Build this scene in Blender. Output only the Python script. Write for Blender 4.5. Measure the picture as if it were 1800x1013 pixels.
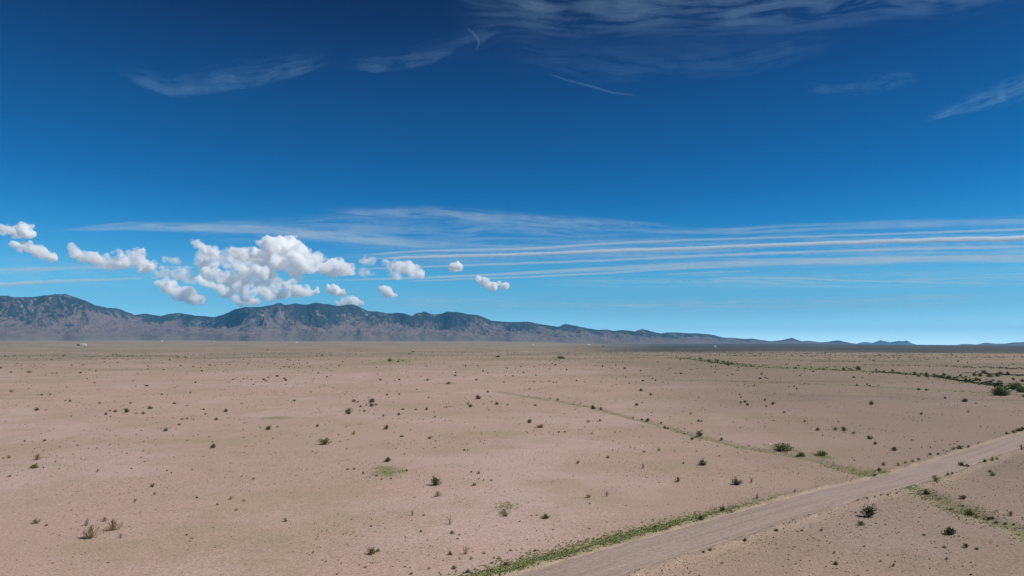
import bpy, math, random
import numpy as np
from mathutils import Vector, Matrix

# ------------------------------------------------------------------ camera, world, sun, exposure
SC = bpy.context.scene
for o in list(bpy.data.objects):
    bpy.data.objects.remove(o)
COL = SC.collection
CAM_H = 18.0
FPX = 1200.0
PITCH = math.atan(100.5 / FPX)
cam_data = bpy.data.cameras.new('camera')
cam_data.sensor_width = 36.0
cam_data.lens = 36.0 * FPX / 1800.0
cam_data.clip_start = 0.5
cam_data.clip_end = 400000.0
cam = bpy.data.objects.new('camera', cam_data)
COL.objects.link(cam)
cam.location = (0, 0, CAM_H)
cam.rotation_euler = (math.radians(90) + PITCH, 0, 0)
SC.camera = cam

SUN_EL, SUN_AZ = math.radians(47), math.radians(99)      # azimuth clockwise from +Y (view direction)
world = bpy.data.worlds.new('World')
SC.world = world
world.use_nodes = True
nt = world.node_tree
bg = nt.nodes['Background']
sky = nt.nodes.new('ShaderNodeTexSky')
sky.sky_type = 'NISHITA'
sky.sun_disc = False
sky.sun_elevation = SUN_EL
sky.sun_rotation = SUN_AZ
sky.altitude = 1400
sky.air_density = 1.0
sky.dust_density = 0.15
sky.ozone_density = 3.0
# tint of the sky with height above the horizon, the same all the way round: (sine of elevation, r, g, b)
SKY_TINT = [(0.01, 1.2573, 1.9155, 2.6375), (0.047, 0.3884, 0.7797, 1.026), (0.09, 0.2597, 0.7274, 0.9042), (0.13, 0.136, 0.5938, 0.8402), (0.172, 0.05, 0.4744, 0.7549), (0.228, 0.02, 0.3519, 0.6371), (0.29, 0.02, 0.2864, 0.5252), (0.363, 0.02, 0.1984, 0.4176), (0.457, 0.02, 0.0873, 0.2325)]
tc = nt.nodes.new('ShaderNodeTexCoord')
sep = nt.nodes.new('ShaderNodeSeparateXYZ')
tint = nt.nodes.new('ShaderNodeValToRGB')
nt.links.new(tc.outputs['Generated'], sep.inputs[0])
nt.links.new(sep.outputs['Z'], tint.inputs[0])
_sp = np.array([q[0] for q in SKY_TINT])
_sx = np.r_[np.linspace(0, .09, 10), np.linspace(.105, _sp[-1], 20)]
def _smooth(col):                       # smooth curve through the control points
    v = np.log([q[col] for q in SKY_TINT]); m = np.gradient(v, _sp); out = []
    for x in _sx:
        k = min(max(int(np.searchsorted(_sp, x)) - 1, 0), len(_sp) - 2); h = _sp[k + 1] - _sp[k]; t = (x - _sp[k]) / h
        out.append(v[k] * (2 * t**3 - 3 * t**2 + 1) + m[k] * h * (t**3 - 2 * t**2 + t) + v[k + 1] * (3 * t**2 - 2 * t**3) + m[k + 1] * h * (t**3 - t**2))
    return np.exp(out)
_cr = list(zip(_sx, _smooth(1), _smooth(2), _smooth(3)))
while len(tint.color_ramp.elements) < len(_cr):
    tint.color_ramp.elements.new(1.0)
for e, (p, r_, g_, b_) in zip(tint.color_ramp.elements, _cr):
    e.position = p; e.color = (r_, g_, b_, 1)
mul = nt.nodes.new('ShaderNodeMix'); mul.data_type = 'RGBA'; mul.blend_type = 'MULTIPLY'; mul.inputs[0].default_value = 1.0
nt.links.new(sky.outputs[0], mul.inputs[6])
nt.links.new(tint.outputs[0], mul.inputs[7])
nt.links.new(mul.outputs[2], bg.inputs['Color'])
bg.inputs['Strength'].default_value = 0.12

sun_data = bpy.data.lights.new('sun', 'SUN')
sun_data.energy = 5.0
sun_data.angle = math.radians(0.53)
sun_data.color = (1.0, 0.965, 0.92)
sun = bpy.data.objects.new('sun', sun_data)
COL.objects.link(sun)
sd = Vector((math.sin(SUN_AZ) * math.cos(SUN_EL), math.cos(SUN_AZ) * math.cos(SUN_EL), math.sin(SUN_EL)))
sun.rotation_euler = sd.to_track_quat('Z', 'Y').to_euler()
sun.location = (200, -20, 220)

SC.view_settings.view_transform = 'Standard'
SC.view_settings.look = 'None'
SC.view_settings.exposure = 0.0
SC.view_settings.gamma = 1.0
SC.view_settings.use_curve_mapping = False
SC.cycles.use_denoising = True
SC.cycles.max_bounces = 24
SC.cycles.diffuse_bounces = 3
SC.cycles.volume_bounces = 20
SC.cycles.transparent_max_bounces = 24

HAZE_DENSITY = 2.2e-5
HAZE_COLOR = (0.13, 0.57, 1.0)

rnd = random.Random(11)

# ------------------------------------------------------------------ helpers
def ray(px, py):
    x = (px - 900.0) / FPX
    z = -(py - 506.5) / FPX
    c, s = math.cos(PITCH), math.sin(PITCH)
    return (x, c - z * s, s + z * c)

def _hash(ix, iy, seed):
    h = (ix.astype(np.int64) * 374761393 + iy.astype(np.int64) * 668265263 + seed * 974634777) & 0xFFFFFFFF
    h = ((h ^ (h >> 13)) * 1274126177) & 0xFFFFFFFF
    return (h ^ (h >> 16)) & 0xFFFF

def pn(x, y, seed=0):
    """2-D gradient noise, about -1..1"""
    x = np.asarray(x, float); y = np.asarray(y, float)
    ix = np.floor(x); iy = np.floor(y)
    fx = x - ix; fy = y - iy
    u = fx * fx * fx * (fx * (fx * 6 - 15) + 10); v = fy * fy * fy * (fy * (fy * 6 - 15) + 10)
    def g(dx, dy):
        a = _hash(ix + dx, iy + dy, seed) * (2 * np.pi / 65536.0)
        return np.cos(a) * (fx - dx) + np.sin(a) * (fy - dy)
    n0 = g(0, 0) * (1 - u) + g(1, 0) * u
    n1 = g(0, 1) * (1 - u) + g(1, 1) * u
    return (n0 * (1 - v) + n1 * v) * 1.5

def fbm(x, y, seed=0, octv=4, gain=0.5, lac=2.07):
    t = 0; a = 1.0; s = 0
    for k in range(octv):
        t = t + a * pn(x, y, seed + k * 17); s += a
        a *= gain; x = np.asarray(x) * lac + 3.1; y = np.asarray(y) * lac - 1.7
    return t / s

def ridged(x, y, seed=0, octv=5, gain=0.5, lac=2.1):
    t = 0; a = 1.0; s = 0; w = 1.0
    for k in range(octv):
        n = 1 - np.abs(pn(x, y, seed + k * 13)); n = n * n
        t = t + a * n * w; s += a
        w = np.clip(n * 1.6, 0, 1)
        a *= gain; x = np.asarray(x) * lac + 5.2; y = np.asarray(y) * lac + 1.3
    return t / s

def sstep(a, b, x):
    t = np.clip((np.asarray(x, float) - a) / (b - a), 0, 1)
    return t * t * (3 - 2 * t)

def poly_dist(x, y, pts):
    """distance of points to a polyline, and the signed side (positive = to the left of its direction)"""
    x = np.asarray(x, float); y = np.asarray(y, float)
    best = np.full(x.shape, 1e18); side = np.zeros(x.shape)
    for (ax, ay), (bx, by) in zip(pts[:-1], pts[1:]):
        dx, dy = bx - ax, by - ay
        L2 = dx * dx + dy * dy
        t = np.clip(((x - ax) * dx + (y - ay) * dy) / L2, 0, 1)
        ex, ey = x - ax - t * dx, y - ay - t * dy
        d = ex * ex + ey * ey
        m = d < best
        best = np.where(m, d, best)
        side = np.where(m, np.sign(dx * ey - dy * ex), side)
    return np.sqrt(best), side

def flat_hit(px, py, z=0.0):
    d = ray(px, py)
    t = (z - CAM_H) / d[2]
    return (d[0] * t, d[1] * t)

def link_mesh(name, verts, faces, mat, parent=None, smooth=False, attrs=None):
    me = bpy.data.meshes.new(name)
    verts = np.asarray(verts, np.float32)
    if isinstance(faces, np.ndarray):
        n, k = faces.shape
        me.vertices.add(len(verts)); me.vertices.foreach_set('co', verts.ravel())
        me.loops.add(n * k); me.loops.foreach_set('vertex_index', faces.astype(np.int32).ravel())
        me.polygons.add(n)
        me.polygons.foreach_set('loop_start', np.arange(0, n * k, k, dtype=np.int32))
        me.update(calc_edges=True)
    else:
        me.from_pydata(verts.tolist(), [], faces)
        me.update()
    if attrs:
        for an, av in attrs.items():
            a = me.attributes.new(an, 'FLOAT', 'POINT'); a.data.foreach_set('value', np.asarray(av, np.float32).ravel())
    if smooth:
        me.polygons.foreach_set('use_smooth', np.ones(len(me.polygons), bool))
    if mat is not None:
        me.materials.append(mat)
    return link_obj(name, me, parent)

def link_obj(name, data, parent=None):
    o = bpy.data.objects.new(name, data)
    COL.objects.link(o)
    if parent is not None:
        o.parent = parent
    return o

def tag(o, label=None, cat=None, group=None, kind=None):
    if label: o['label'] = label
    if cat: o['category'] = cat
    if group: o['group'] = group
    if kind: o['kind'] = kind
    return o

class Nodes:
    def __init__(self, name):
        self.m = bpy.data.materials.new(name); self.m.use_nodes = True
        self.t = self.m.node_tree
        self.b = self.t.nodes.get('Principled BSDF')
        self.out = self.t.nodes['Material Output']
        self.b.inputs['Roughness'].default_value = 0.95
        self.b.inputs['Specular IOR Level'].default_value = 0.15
        self._co = None
    def n(self, kind, **kw):
        x = self.t.nodes.new(kind)
        for k, v in kw.items(): setattr(x, k, v)
        return x
    def l(self, a, b): self.t.links.new(a, b)
    def co(self):
        if self._co is None: self._co = self.n('ShaderNodeTexCoord').outputs['Object']
        return self._co
    def noise(self, size, detail=3, rough=0.55, scale=(1, 1, 1), dist=0.0):
        mp = self.n('ShaderNodeMapping'); self.l(self.co(), mp.inputs[0])
        mp.inputs['Scale'].default_value = tuple(s / size for s in scale)
        mp.inputs['Location'].default_value = (size % 7.3, size % 3.9, 0.4)
        x = self.n('ShaderNodeTexNoise'); self.l(mp.outputs[0], x.inputs['Vector'])
        x.inputs['Scale'].default_value = 1.0; x.inputs['Detail'].default_value = detail
        x.inputs['Roughness'].default_value = rough; x.inputs['Distortion'].default_value = dist
        return x.outputs['Fac']
    def ramp(self, src, a, b, lo=0.0, hi=1.0):
        x = self.n('ShaderNodeMapRange'); x.interpolation_type = 'SMOOTHSTEP'
        self.l(src, x.inputs[0]); x.inputs[1].default_value = a; x.inputs[2].default_value = b
        x.inputs[3].default_value = lo; x.inputs[4].default_value = hi
        return x.outputs[0]
    def math(self, op, a, b=None):
        x = self.n('ShaderNodeMath', operation=op)
        for i, v in enumerate((a, b)):
            if v is None: continue
            if isinstance(v, (int, float)): x.inputs[i].default_value = v
            else: self.l(v, x.inputs[i])
        return x.outputs[0]
    def mix(self, f, a, b, blend='MIX'):
        x = self.n('ShaderNodeMix', data_type='RGBA', blend_type=blend)
        for i, v in ((0, f), (6, a), (7, b)):
            if isinstance(v, (int, float)): x.inputs[i].default_value = v
            elif isinstance(v, tuple): x.inputs[i].default_value = (*v, 1)
            else: self.l(v, x.inputs[i])
        return x.outputs[2]
    def attr(self, name):
        return self.n('ShaderNodeAttribute', attribute_name=name).outputs['Fac']
    def color(self, c):
        if isinstance(c, tuple): self.b.inputs['Base Color'].default_value = (*c, 1)
        else: self.l(c, self.b.inputs['Base Color'])
    def bump(self, h, strength, dist):
        x = self.n('ShaderNodeBump'); self.l(h, x.inputs['Height'])
        x.inputs['Strength'].default_value = strength; x.inputs['Distance'].default_value = dist
        self.l(x.outputs[0], self.b.inputs['Normal'])

# ------------------------------------------------------------------ lines of the place (world coordinates)
ROAD_L = [(918, 1012), (1024, 980), (1147, 946), (1271, 912), (1400, 874), (1485, 853), (1563, 838), (1609, 826), (1702, 793), (1800, 762)]
ROAD_R = [(1085, 1012), (1116, 1004), (1194, 978), (1302, 942), (1400, 912), (1501, 882), (1572, 861), (1640, 842), (1733, 808), (1800, 785)]
Lw = [flat_hit(*p) for p in ROAD_L]
Rw = [flat_hit(*p) for p in ROAD_R]
def resample(pts, n):
    p = np.array(pts); d = np.r_[0, np.cumsum(np.hypot(*np.diff(p, axis=0).T))]
    s = np.linspace(0, d[-1], n)
    return np.c_[np.interp(s, d, p[:, 0]), np.interp(s, d, p[:, 1])]
_mid = (resample(Lw, 14) + resample(Rw, 14)) / 2
HALF_W = 2.68
_d0 = _mid[0] - _mid[3]; _d0 /= np.hypot(*_d0)
_d1 = _mid[-1] - _mid[-4]; _d1 /= np.hypot(*_d1)
_ext0 = [_mid[0] + _d0 * k for k in (160, 90, 40, 15)]
_ext1 = [_mid[-1] + _d1 * k + np.array([0.0004, -0.0003]) * k * k for k in (15, 40, 90, 180, 320)]
_line = np.array(_ext0 + list(_mid) + _ext1)
ROAD = resample(_line, 900)
for _ in range(60):                      # smooth the centre line
    ROAD[1:-1] = (ROAD[:-2] + 2 * ROAD[1:-1] + ROAD[2:]) / 4
ROAD_C = [tuple(p) for p in ROAD[::12]]
DRAIN_A = [flat_hit(*p) for p in ((870, 688), (925, 697), (985, 706), (1040, 716), (1090, 730), (1150, 745), (1215, 765), (1290, 783), (1370, 797), (1430, 808), (1490, 826), (1540, 842))]
DRAIN_B = [flat_hit(*p) for p in ((1600, 858), (1650, 880), (1690, 895), (1740, 915), (1800, 935), (1880, 965))]
WASH = [flat_hit(*p) for p in ((1195, 629), (1240, 634), (1290, 641), (1360, 646), (1440, 649), (1520, 652), (1600, 657), (1660, 662), (1710, 670), (1760, 677), (1820, 686), (1900, 700))]
TRACK = [flat_hit(*p) for p in ((1140, 668), (1250, 669), (1400, 674), (1500, 678), (1600, 683), (1700, 689), (1790, 694), (1900, 704))]
TRACK_B = [flat_hit(*p) for p in ((1500, 687), (1560, 692), (1650, 699), (1740, 706), (1850, 713))]

def road_z(x, y):
    return 0.10 + 0.05 * pn(np.asarray(x) / 34.0, np.asarray(y) / 34.0, 91)

def ground_z(x, y):
    x = np.asarray(x, float); y = np.asarray(y, float)
    r = np.hypot(x, y)
    az = np.degrees(np.arctan2(x, y))
    near = 1 - sstep(250, 900, r)
    z = near * (0.20 * fbm(x / 38, y / 38, 3, 3) + 0.035 * fbm(x / 6, y / 6, 5, 2))
    z = z + (1 - near) * 0.9 * sstep(300, 1500, r) * fbm(x / 420, y / 420, 21, 3)
    # the plain rises gently towards the mountains
    w = 1 - .66 * sstep(-4, 12, az) - .24 * sstep(18, 38, az); w = w * (1 - sstep(60, 110, az)); w = np.where(az < -120, 1 - sstep(120, 160, np.abs(az)), w)
    z = z + 62 * w * sstep(1200, 9300, r) ** 1.25 + 90 * w * sstep(9000, 16000, r)
    # drainage lines
    for P, wd, dp in ((DRAIN_A, 1.3, 0.28), (DRAIN_B, 1.4, 0.30), (WASH, 5.0, 0.9), (TRACK, 2.5, 0.18), (TRACK_B, 2.5, 0.18)):
        if r.size > 4:
            m = r < 1800
        else:
            m = np.ones(r.shape, bool)
        if m.any():
            d = np.full(r.shape, 1e6)
            d[m] = poly_dist(x[m], y[m], P)[0]
            z = z - dp * np.exp(-(d / wd) ** 2)
    m = r < 600
    if m.any():
        d = np.full(r.shape, 1e6)
        d[m] = poly_dist(x[m], y[m], ROAD_C)[0]
        ez = HALF_W + 0.35 * pn(x / 2.6, y / 2.6, 33) + 0.25 * pn(x / 9., y / 9., 34)
        rz = road_z(x, y)
        berm = 0.20 * np.exp(-((d - ez - 0.7) / 0.6) ** 2) * (1 + 0.7 * pn(x / 3.1, y / 3.1, 35))
        z = z * sstep(ez - 0.5, ez + 4, d) + (1 - sstep(ez - 0.5, ez + 4, d)) * rz + berm - 0.30 * (1 - sstep(ez - 0.9, ez + 0.15, d))
    return z

def gz(x, y):
    return float(ground_z(np.array([x]), np.array([y]))[0])

def hit(px, py):
    """where the ray through a picture point meets the built ground"""
    d = ray(px, py)
    hor = math.hypot(d[0], d[1])
    rr = np.geomspace(20, 40000, 900)
    x = d[0] / hor * rr; y = d[1] / hor * rr; z = CAM_H + d[2] / hor * rr
    below = z - ground_z(x, y) < 0
    if not below.any(): k = len(rr) - 1
    else: k = int(np.argmax(below))
    k = max(k, 1)
    lo, hi = rr[k - 1], rr[k]
    xs = np.linspace(lo, hi, 24)
    x = d[0] / hor * xs; y = d[1] / hor * xs; z = CAM_H + d[2] / hor * xs
    g = ground_z(x, y); b = (z - g) < 0
    j = int(np.argmax(b)) if b.any() else 23
    return float(x[j]), float(y[j]), float(g[j])

# ------------------------------------------------------------------ ground
PATCH = [  # green weedy patches: px, py, half-width px, half-height px, strength
    (683, 830, 30, 9, .9), (672, 822, 22, 5, .6), (890, 890, 22, 9, .6), (885, 903, 8, 6, .6), (486, 735, 30, 3, .8), (1590, 857, 20, 7, 1.0),
    (1375, 789, 18, 6, 1.0), (1443, 801, 16, 6, .9), (1515, 828, 40, 11, .8), (1560, 836, 22, 8, .9), (1700, 895, 40, 14, .55),
    (1640, 868, 28, 12, .45), (650, 786, 45, 5, .35), (800, 818, 40, 5, .4), (835, 847, 32, 7, .35), (500, 694, 12, 3, .5), (77, 693, 16, 3, .6),
    (20, 686, 14, 4, .5), (336, 691, 9, 3, .5), (700, 634, 32, 5, .8), (205, 624, 16, 3, .8), (722, 620, 12, 2, .9), (788, 674, 9, 2, 1.0),
    (752, 668, 10, 2, .8), (985, 630, 10, 2, 1.0), (874, 627, 7, 2, .9), (1278, 639, 24, 4, 1.0), (1300, 880, 30, 6, .4), (1120, 700, 60, 6, .25),
    (60, 625, 60, 7, .45), (30, 620, 40, 6, .4), (1660, 662, 40, 3, 1.0), (1740, 661, 40, 3, .9), (1440, 648, 40, 2.5, 1.0), (1030, 880, 60, 12, .3),
    (960, 905, 60, 10, .25), (1500, 735, 30, 6, .35), (1100, 860, 60, 8, .25), (1260, 822, 120, 14, .22), (320, 812, 80, 6, .2), (1420, 765, 90, 9, .2)]

def ground_fields(x, y):
    r = np.hypot(x, y); az = np.degrees(np.arctan2(x, y))
    green = np.zeros(r.shape)
    for px, py, hw, hh, st in PATCH:
        cx, cy = flat_hit(px, py); ex, _ = flat_hit(px + hw, py); _, ty = flat_hit(px, max(py - hh, 610)); _, by = flat_hit(px, py + hh)
        a = abs(ex - cx); b = (ty - by) / 2
        q = ((x - cx) / a) ** 2 + ((y - cy) / b) ** 2
        green = np.maximum(green, st * np.exp(-q * 0.9))
    m = r < 1900
    def line(P, wd, st):
        d = np.full(r.shape, 1e6); d[m] = poly_dist(x[m], y[m], P)[0]
        return st * np.exp(-(d / wd) ** 2)
    green = np.maximum(green, line(DRAIN_A, 1.6, .62)); green = np.maximum(green, line(DRAIN_B, 2.6, .62))
    green = np.maximum(green, line(WASH, 9, .9)); green = np.maximum(green, line(TRACK, 4, .75)); green = np.maximum(green, line(TRACK_B, 3, .45))
    d = np.full(r.shape, 1e6); s = np.zeros(r.shape)
    d[m], s[m] = poly_dist(x[m], y[m], ROAD_C)
    along = sstep(95, 58, r)          # the verge is lushest at the near end of the road
    vg = np.where(s > 0, np.exp(-((d - HALF_W - 1.4) / 1.35) ** 2), 0) * (0.15 + 0.85 * sstep(98, 68, r))
    green = np.maximum(green, vg)
    dusty = 0.8 * np.exp(-((d - HALF_W) / 1.6) ** 2) * (d > HALF_W - 1.0)
    veg = 0.98 * sstep(220, 1300, r) + 0.48 * sstep(-6, 22, az) * sstep(90, 420, r)
    veg = np.clip(veg, 0, 1)
    stony = sstep(-10, 75, x - .10 * y + 16 * pn(x / 40, y / 40, 61)) * .76 + .24 * sstep(0, 3, np.where(s < 0, d, 0)) * (r < 500)
    stony = np.clip(stony, 0, 1) * sstep(1500, 500, r)
    scrub = sstep(2, 13, az + 4 * pn(x / 2500, y / 2500, 71)) * sstep(1500, 2300, r + 300 * pn(x / 600, y / 600, 72)) * sstep(120, 90, np.abs(az))
    return green, veg, dusty, scrub, stony

def build_ground():
    A = np.radians(np.r_[np.linspace(-180, -48, 60, endpoint=False), np.linspace(-48, 48, 620, endpoint=False), np.linspace(48, 180, 60, endpoint=False)])
    R = np.r_[np.linspace(2, 28, 14, endpoint=False), np.geomspace(28, 260, 330, endpoint=False), np.geomspace(260, 1500, 140, endpoint=False), np.geomspace(1500, 47000, 110)]
    na, nr = len(A), len(R)
    X = (R[:, None] * np.sin(A)[None]).ravel(); Y = (R[:, None] * np.cos(A)[None]).ravel()
    Z = ground_z(X, Y)
    i = np.arange(nr - 1)[:, None] * na; j = np.arange(na)[None]; j2 = (j + 1) % na
    F = np.stack([i + j, i + na + j, i + na + j2, i + j2], -1).reshape(-1, 4)[:, ::-1]
    V = np.c_[X, Y, Z]
    V = np.vstack([V, [0, 0, gz(0, 0)]])
    g, v, du, scr, sto = ground_fields(V[:, 0], V[:, 1])
    M = Nodes('desert_soil')
    big = M.noise(260, 4, .55); mid = M.noise(46, 4, .6); sm = M.noise(7, 4, .6); fine = M.noise(.13, 2, .6)
    c = M.mix(M.ramp(big, .38, .62), (.378, .266, .212), (.334, .246, .184))
    c = M.mix(M.ramp(mid, .47, .62, 0, .80), c, (.412, .306, .262))
    c = M.mix(M.ramp(M.noise(19, 5, .66), .47, .64, 0, .70), c, (.310, .236, .164))
    c = M.mix(M.ramp(sm, .46, .70, 0, .40), c, (.398, .272, .216))
    c = M.mix(M.ramp(M.noise(1.9, 6, .85), .50, .80, 0, .20), c, (.285, .222, .162))
    c = M.mix(M.ramp(M.noise(34, 5, .68, (1, 1.3, 1)), .53, .68, 0, .38), c, (.250, .210, .120))
    c = M.mix(M.math('MULTIPLY', M.attr('stony'), .92), c, (.195, .146, .110))
    dus = M.attr('dusty'); c = M.mix(M.math('MULTIPLY', dus, .7), c, (.34, .260, .198))
    # thin grass cover farther out, in streaks and patches
    vg = M.attr('veg')
    st = M.ramp(M.noise(150, 5, .62, (1, 1.4, 1)), .36, .62)
    c = M.mix(M.math('MULTIPLY', vg, M.math('MULTIPLY_ADD', st, .55) if False else M.math('ADD', M.math('MULTIPLY', st, .55), .30)), c, (.182, .152, .090))
    dk = M.math('MULTIPLY', M.ramp(M.noise(95, 5, .66, (.55, 1.6, 1)), .53, .66), M.math('MULTIPLY', vg, .75))
    c = M.mix(dk, c, (.085, .082, .042))
    gr = M.attr('green')
    gm = M.math('MULTIPLY', gr, M.ramp(M.noise(1.5, 4, .7), .30, .62, .25, 1.0))
    c = M.mix(M.ramp(gm, .05, .85, 0, .9), c, (.150, .168, .062))
    sc = M.attr('scrub')
    c = M.mix(M.math('MULTIPLY', sc, M.ramp(M.noise(330, 4, .65), .34, .60, .70, 1.0)), c, (.042, .046, .040))
    spk = M.ramp(M.noise(.21, 4, .75), .32, .68, .74, 1.26)
    c = M.mix(1.0, c, M.n('ShaderNodeCombineColor').outputs[0] if False else M.gray(spk), 'MULTIPLY')
    c = M.mix(M.ramp(fine, .58, .74, 0, .50), c, (.46, .38, .32))
    c = M.mix(M.ramp(M.noise(.17, 2, .5), .60, .72, 0, .50), c, (.17, .125, .085))
    M.color(c)
    M.bump(fine, .5, .03)
    o = link_mesh('ground', V, np.vstack([F]), M.m, smooth=True, attrs={'green': g, 'veg': v, 'dusty': du, 'scrub': scr, 'stony': sto})
    return tag(o, 'wide bare pinkish tan desert plain with thin scattered weeds', None, None, 'structure')

def _gray(self, v):
    x = self.n('ShaderNodeCombineColor')
    for k in range(3): self.l(v, x.inputs[k])
    return x.outputs[0]
Nodes.gray = _gray
build_ground()

# ------------------------------------------------------------------ dirt road
def build_road():
    P = ROAD; n = len(P)
    T = np.gradient(P, axis=0); T /= np.hypot(T[:, 0], T[:, 1])[:, None]
    N = np.c_[-T[:, 1], T[:, 0]]
    U = np.linspace(-1, 1, 31) * (HALF_W + .9)
    X = P[:, None, 0] + N[:, None, 0] * U; Y = P[:, None, 1] + N[:, None, 1] * U
    au = np.abs(U)[None] + 0 * X
    Z = road_z(X, Y) + 0.07 * (1 - (au / HALF_W) ** 2)
    for tr in (-1.75, -.35, .35, 1.75):
        Z = Z - 0.022 * (1 + pn(X / 8, Y / 8, 46)) * np.exp(-((U[None] - tr - .45 * pn(X / 21, Y / 21, 44)) / .30) ** 2)
    Z = Z + .02 * fbm(X / 1.7, Y / 1.7, 45, 3) - 0.34 * sstep(HALF_W - .1, HALF_W + .9, au)
    V = np.c_[X.ravel(), Y.ravel(), Z.ravel()]
    k = len(U); i = np.arange(n - 1)[:, None] * k; j = np.arange(k - 1)[None]
    F = np.stack([i + j, i + k + j, i + k + j + 1, i + j + 1], -1).reshape(-1, 4)
    lane = np.exp(-((np.abs(U) - 1.05) / .55) ** 2)[None] + 0 * X
    s = np.repeat(np.arange(n)[:, None] * float(np.hypot(*np.diff(P, axis=0)[0])), k, 1)
    M = Nodes('graded_dirt')
    uu = M.attr('across'); ss = M.attr('along')
    cv = M.n('ShaderNodeCombineXYZ'); M.l(M.math('MULTIPLY', uu, 2.4), cv.inputs[0]); M.l(M.math('MULTIPLY', ss, .045), cv.inputs[1])
    nz = M.n('ShaderNodeTexNoise'); M.l(cv.outputs[0], nz.inputs['Vector']); nz.inputs['Scale'].default_value = 1; nz.inputs['Detail'].default_value = 4
    c = M.mix(M.ramp(nz.outputs['Fac'], .35, .65), (.258, .198, .162), (.318, .248, .206))
    c = M.mix(M.ramp(M.noise(9, 4), .48, .7, 0, .5), c, (.345, .272, .222))
    c = M.mix(M.math('MULTIPLY', M.attr('lane'), .40), c, (.318, .250, .212))
    c = M.mix(1.0, c, M.gray(M.ramp(M.noise(.35, 3, .65), .25, .75, .84, 1.16)), 'MULTIPLY')
    M.color(c)
    M.bump(M.noise(.3, 3), .5, .05)
    o = link_mesh('dirt_road', V, F, M.m, smooth=True, attrs={'lane': lane.ravel(), 'across': (U[None] + 0 * X).ravel(), 'along': s.ravel()})
    tag(o, 'pale graded dirt road running across the plain', None, None, 'structure')
build_road()

# ------------------------------------------------------------------ mountains
def ray_az_tan(px, py):
    d = ray(px, py)
    return math.atan2(d[0], d[1]), d[2] / math.hypot(d[0], d[1])

RIDGE = [(-420, 560), (-250, 535), (-120, 526), (-50, 522), (0, 519), (13, 519), (25, 523), (43, 522), (63, 521), (80, 518), (97, 516), (113, 516), (130, 521), (150, 528), (167, 536), (187, 540), (207, 542), (220, 547), (237, 553), (257, 551),
    (283, 555), (300, 551), (317, 550), (337, 553), (353, 555), (377, 557), (393, 552), (413, 543), (430, 539), (457, 539), (477, 535), (492, 531), (503, 536), (520, 533), (537, 535), (555, 531), (573, 533), (593, 536), (620, 534),
    (633, 539), (647, 546), (667, 548), (680, 551), (697, 549), (713, 551), (725, 554), (733, 549), (747, 547), (760, 552), (777, 551), (787, 547), (803, 548), (820, 552), (837, 553), (850, 557), (863, 563), (883, 565), (907, 566),
    (927, 565), (947, 569), (967, 572), (983, 574), (993, 569), (1010, 572), (1033, 577), (1053, 580), (1067, 579), (1078, 582), (1093, 580), (1116, 582), (1129, 578), (1144, 582), (1162, 586), (1173, 584), (1191, 584), (1209, 586),
    (1222, 586), (1242, 587), (1256, 589), (1269, 593), (1289, 594), (1311, 596), (1322, 595), (1333, 597), (1356, 600), (1373, 598), (1393, 594), (1400, 597), (1409, 600), (1422, 599), (1442, 602), (1455, 601), (1473, 598), (1489, 602),
    (1502, 604), (1530, 607), (1570, 609)]

def mountain_material():
    M = Nodes('mountain_slopes')
    f = M.attr('forest'); rk = M.attr('rock')
    sp = M.noise(46, 3, .7); sp2 = M.noise(160, 4, .65)
    grass = M.mix(M.ramp(sp2, .35, .65), (.160, .117, .105), (.112, .094, .083))
    grass = M.mix(M.ramp(M.noise(420, 3), .5, .7, 0, .7), grass, (.182, .122, .108))
    k = M.math('ADD', M.math('MULTIPLY', f, .95), M.math('MULTIPLY', M.math('SUBTRACT', sp, .5), 1.9))
    k = M.math('ADD', k, M.math('MULTIPLY', M.math('SUBTRACT', sp2, .5), .7))
    c = M.mix(M.ramp(k, .40, .66), grass, (.018, .028, .034))
    c = M.mix(M.math('MULTIPLY', rk, M.ramp(M.noise(80, 4, .7), .5, .62)), c, (.26, .215, .19))
    c = M.mix(M.math('MULTIPLY', M.attr('apron'), .55), c, (.150, .140, .105))
    M.color(c)
    M.bump(M.noise(70, 5, .65), 1.0, 26)
    return M.m
MTN = mountain_material()

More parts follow.
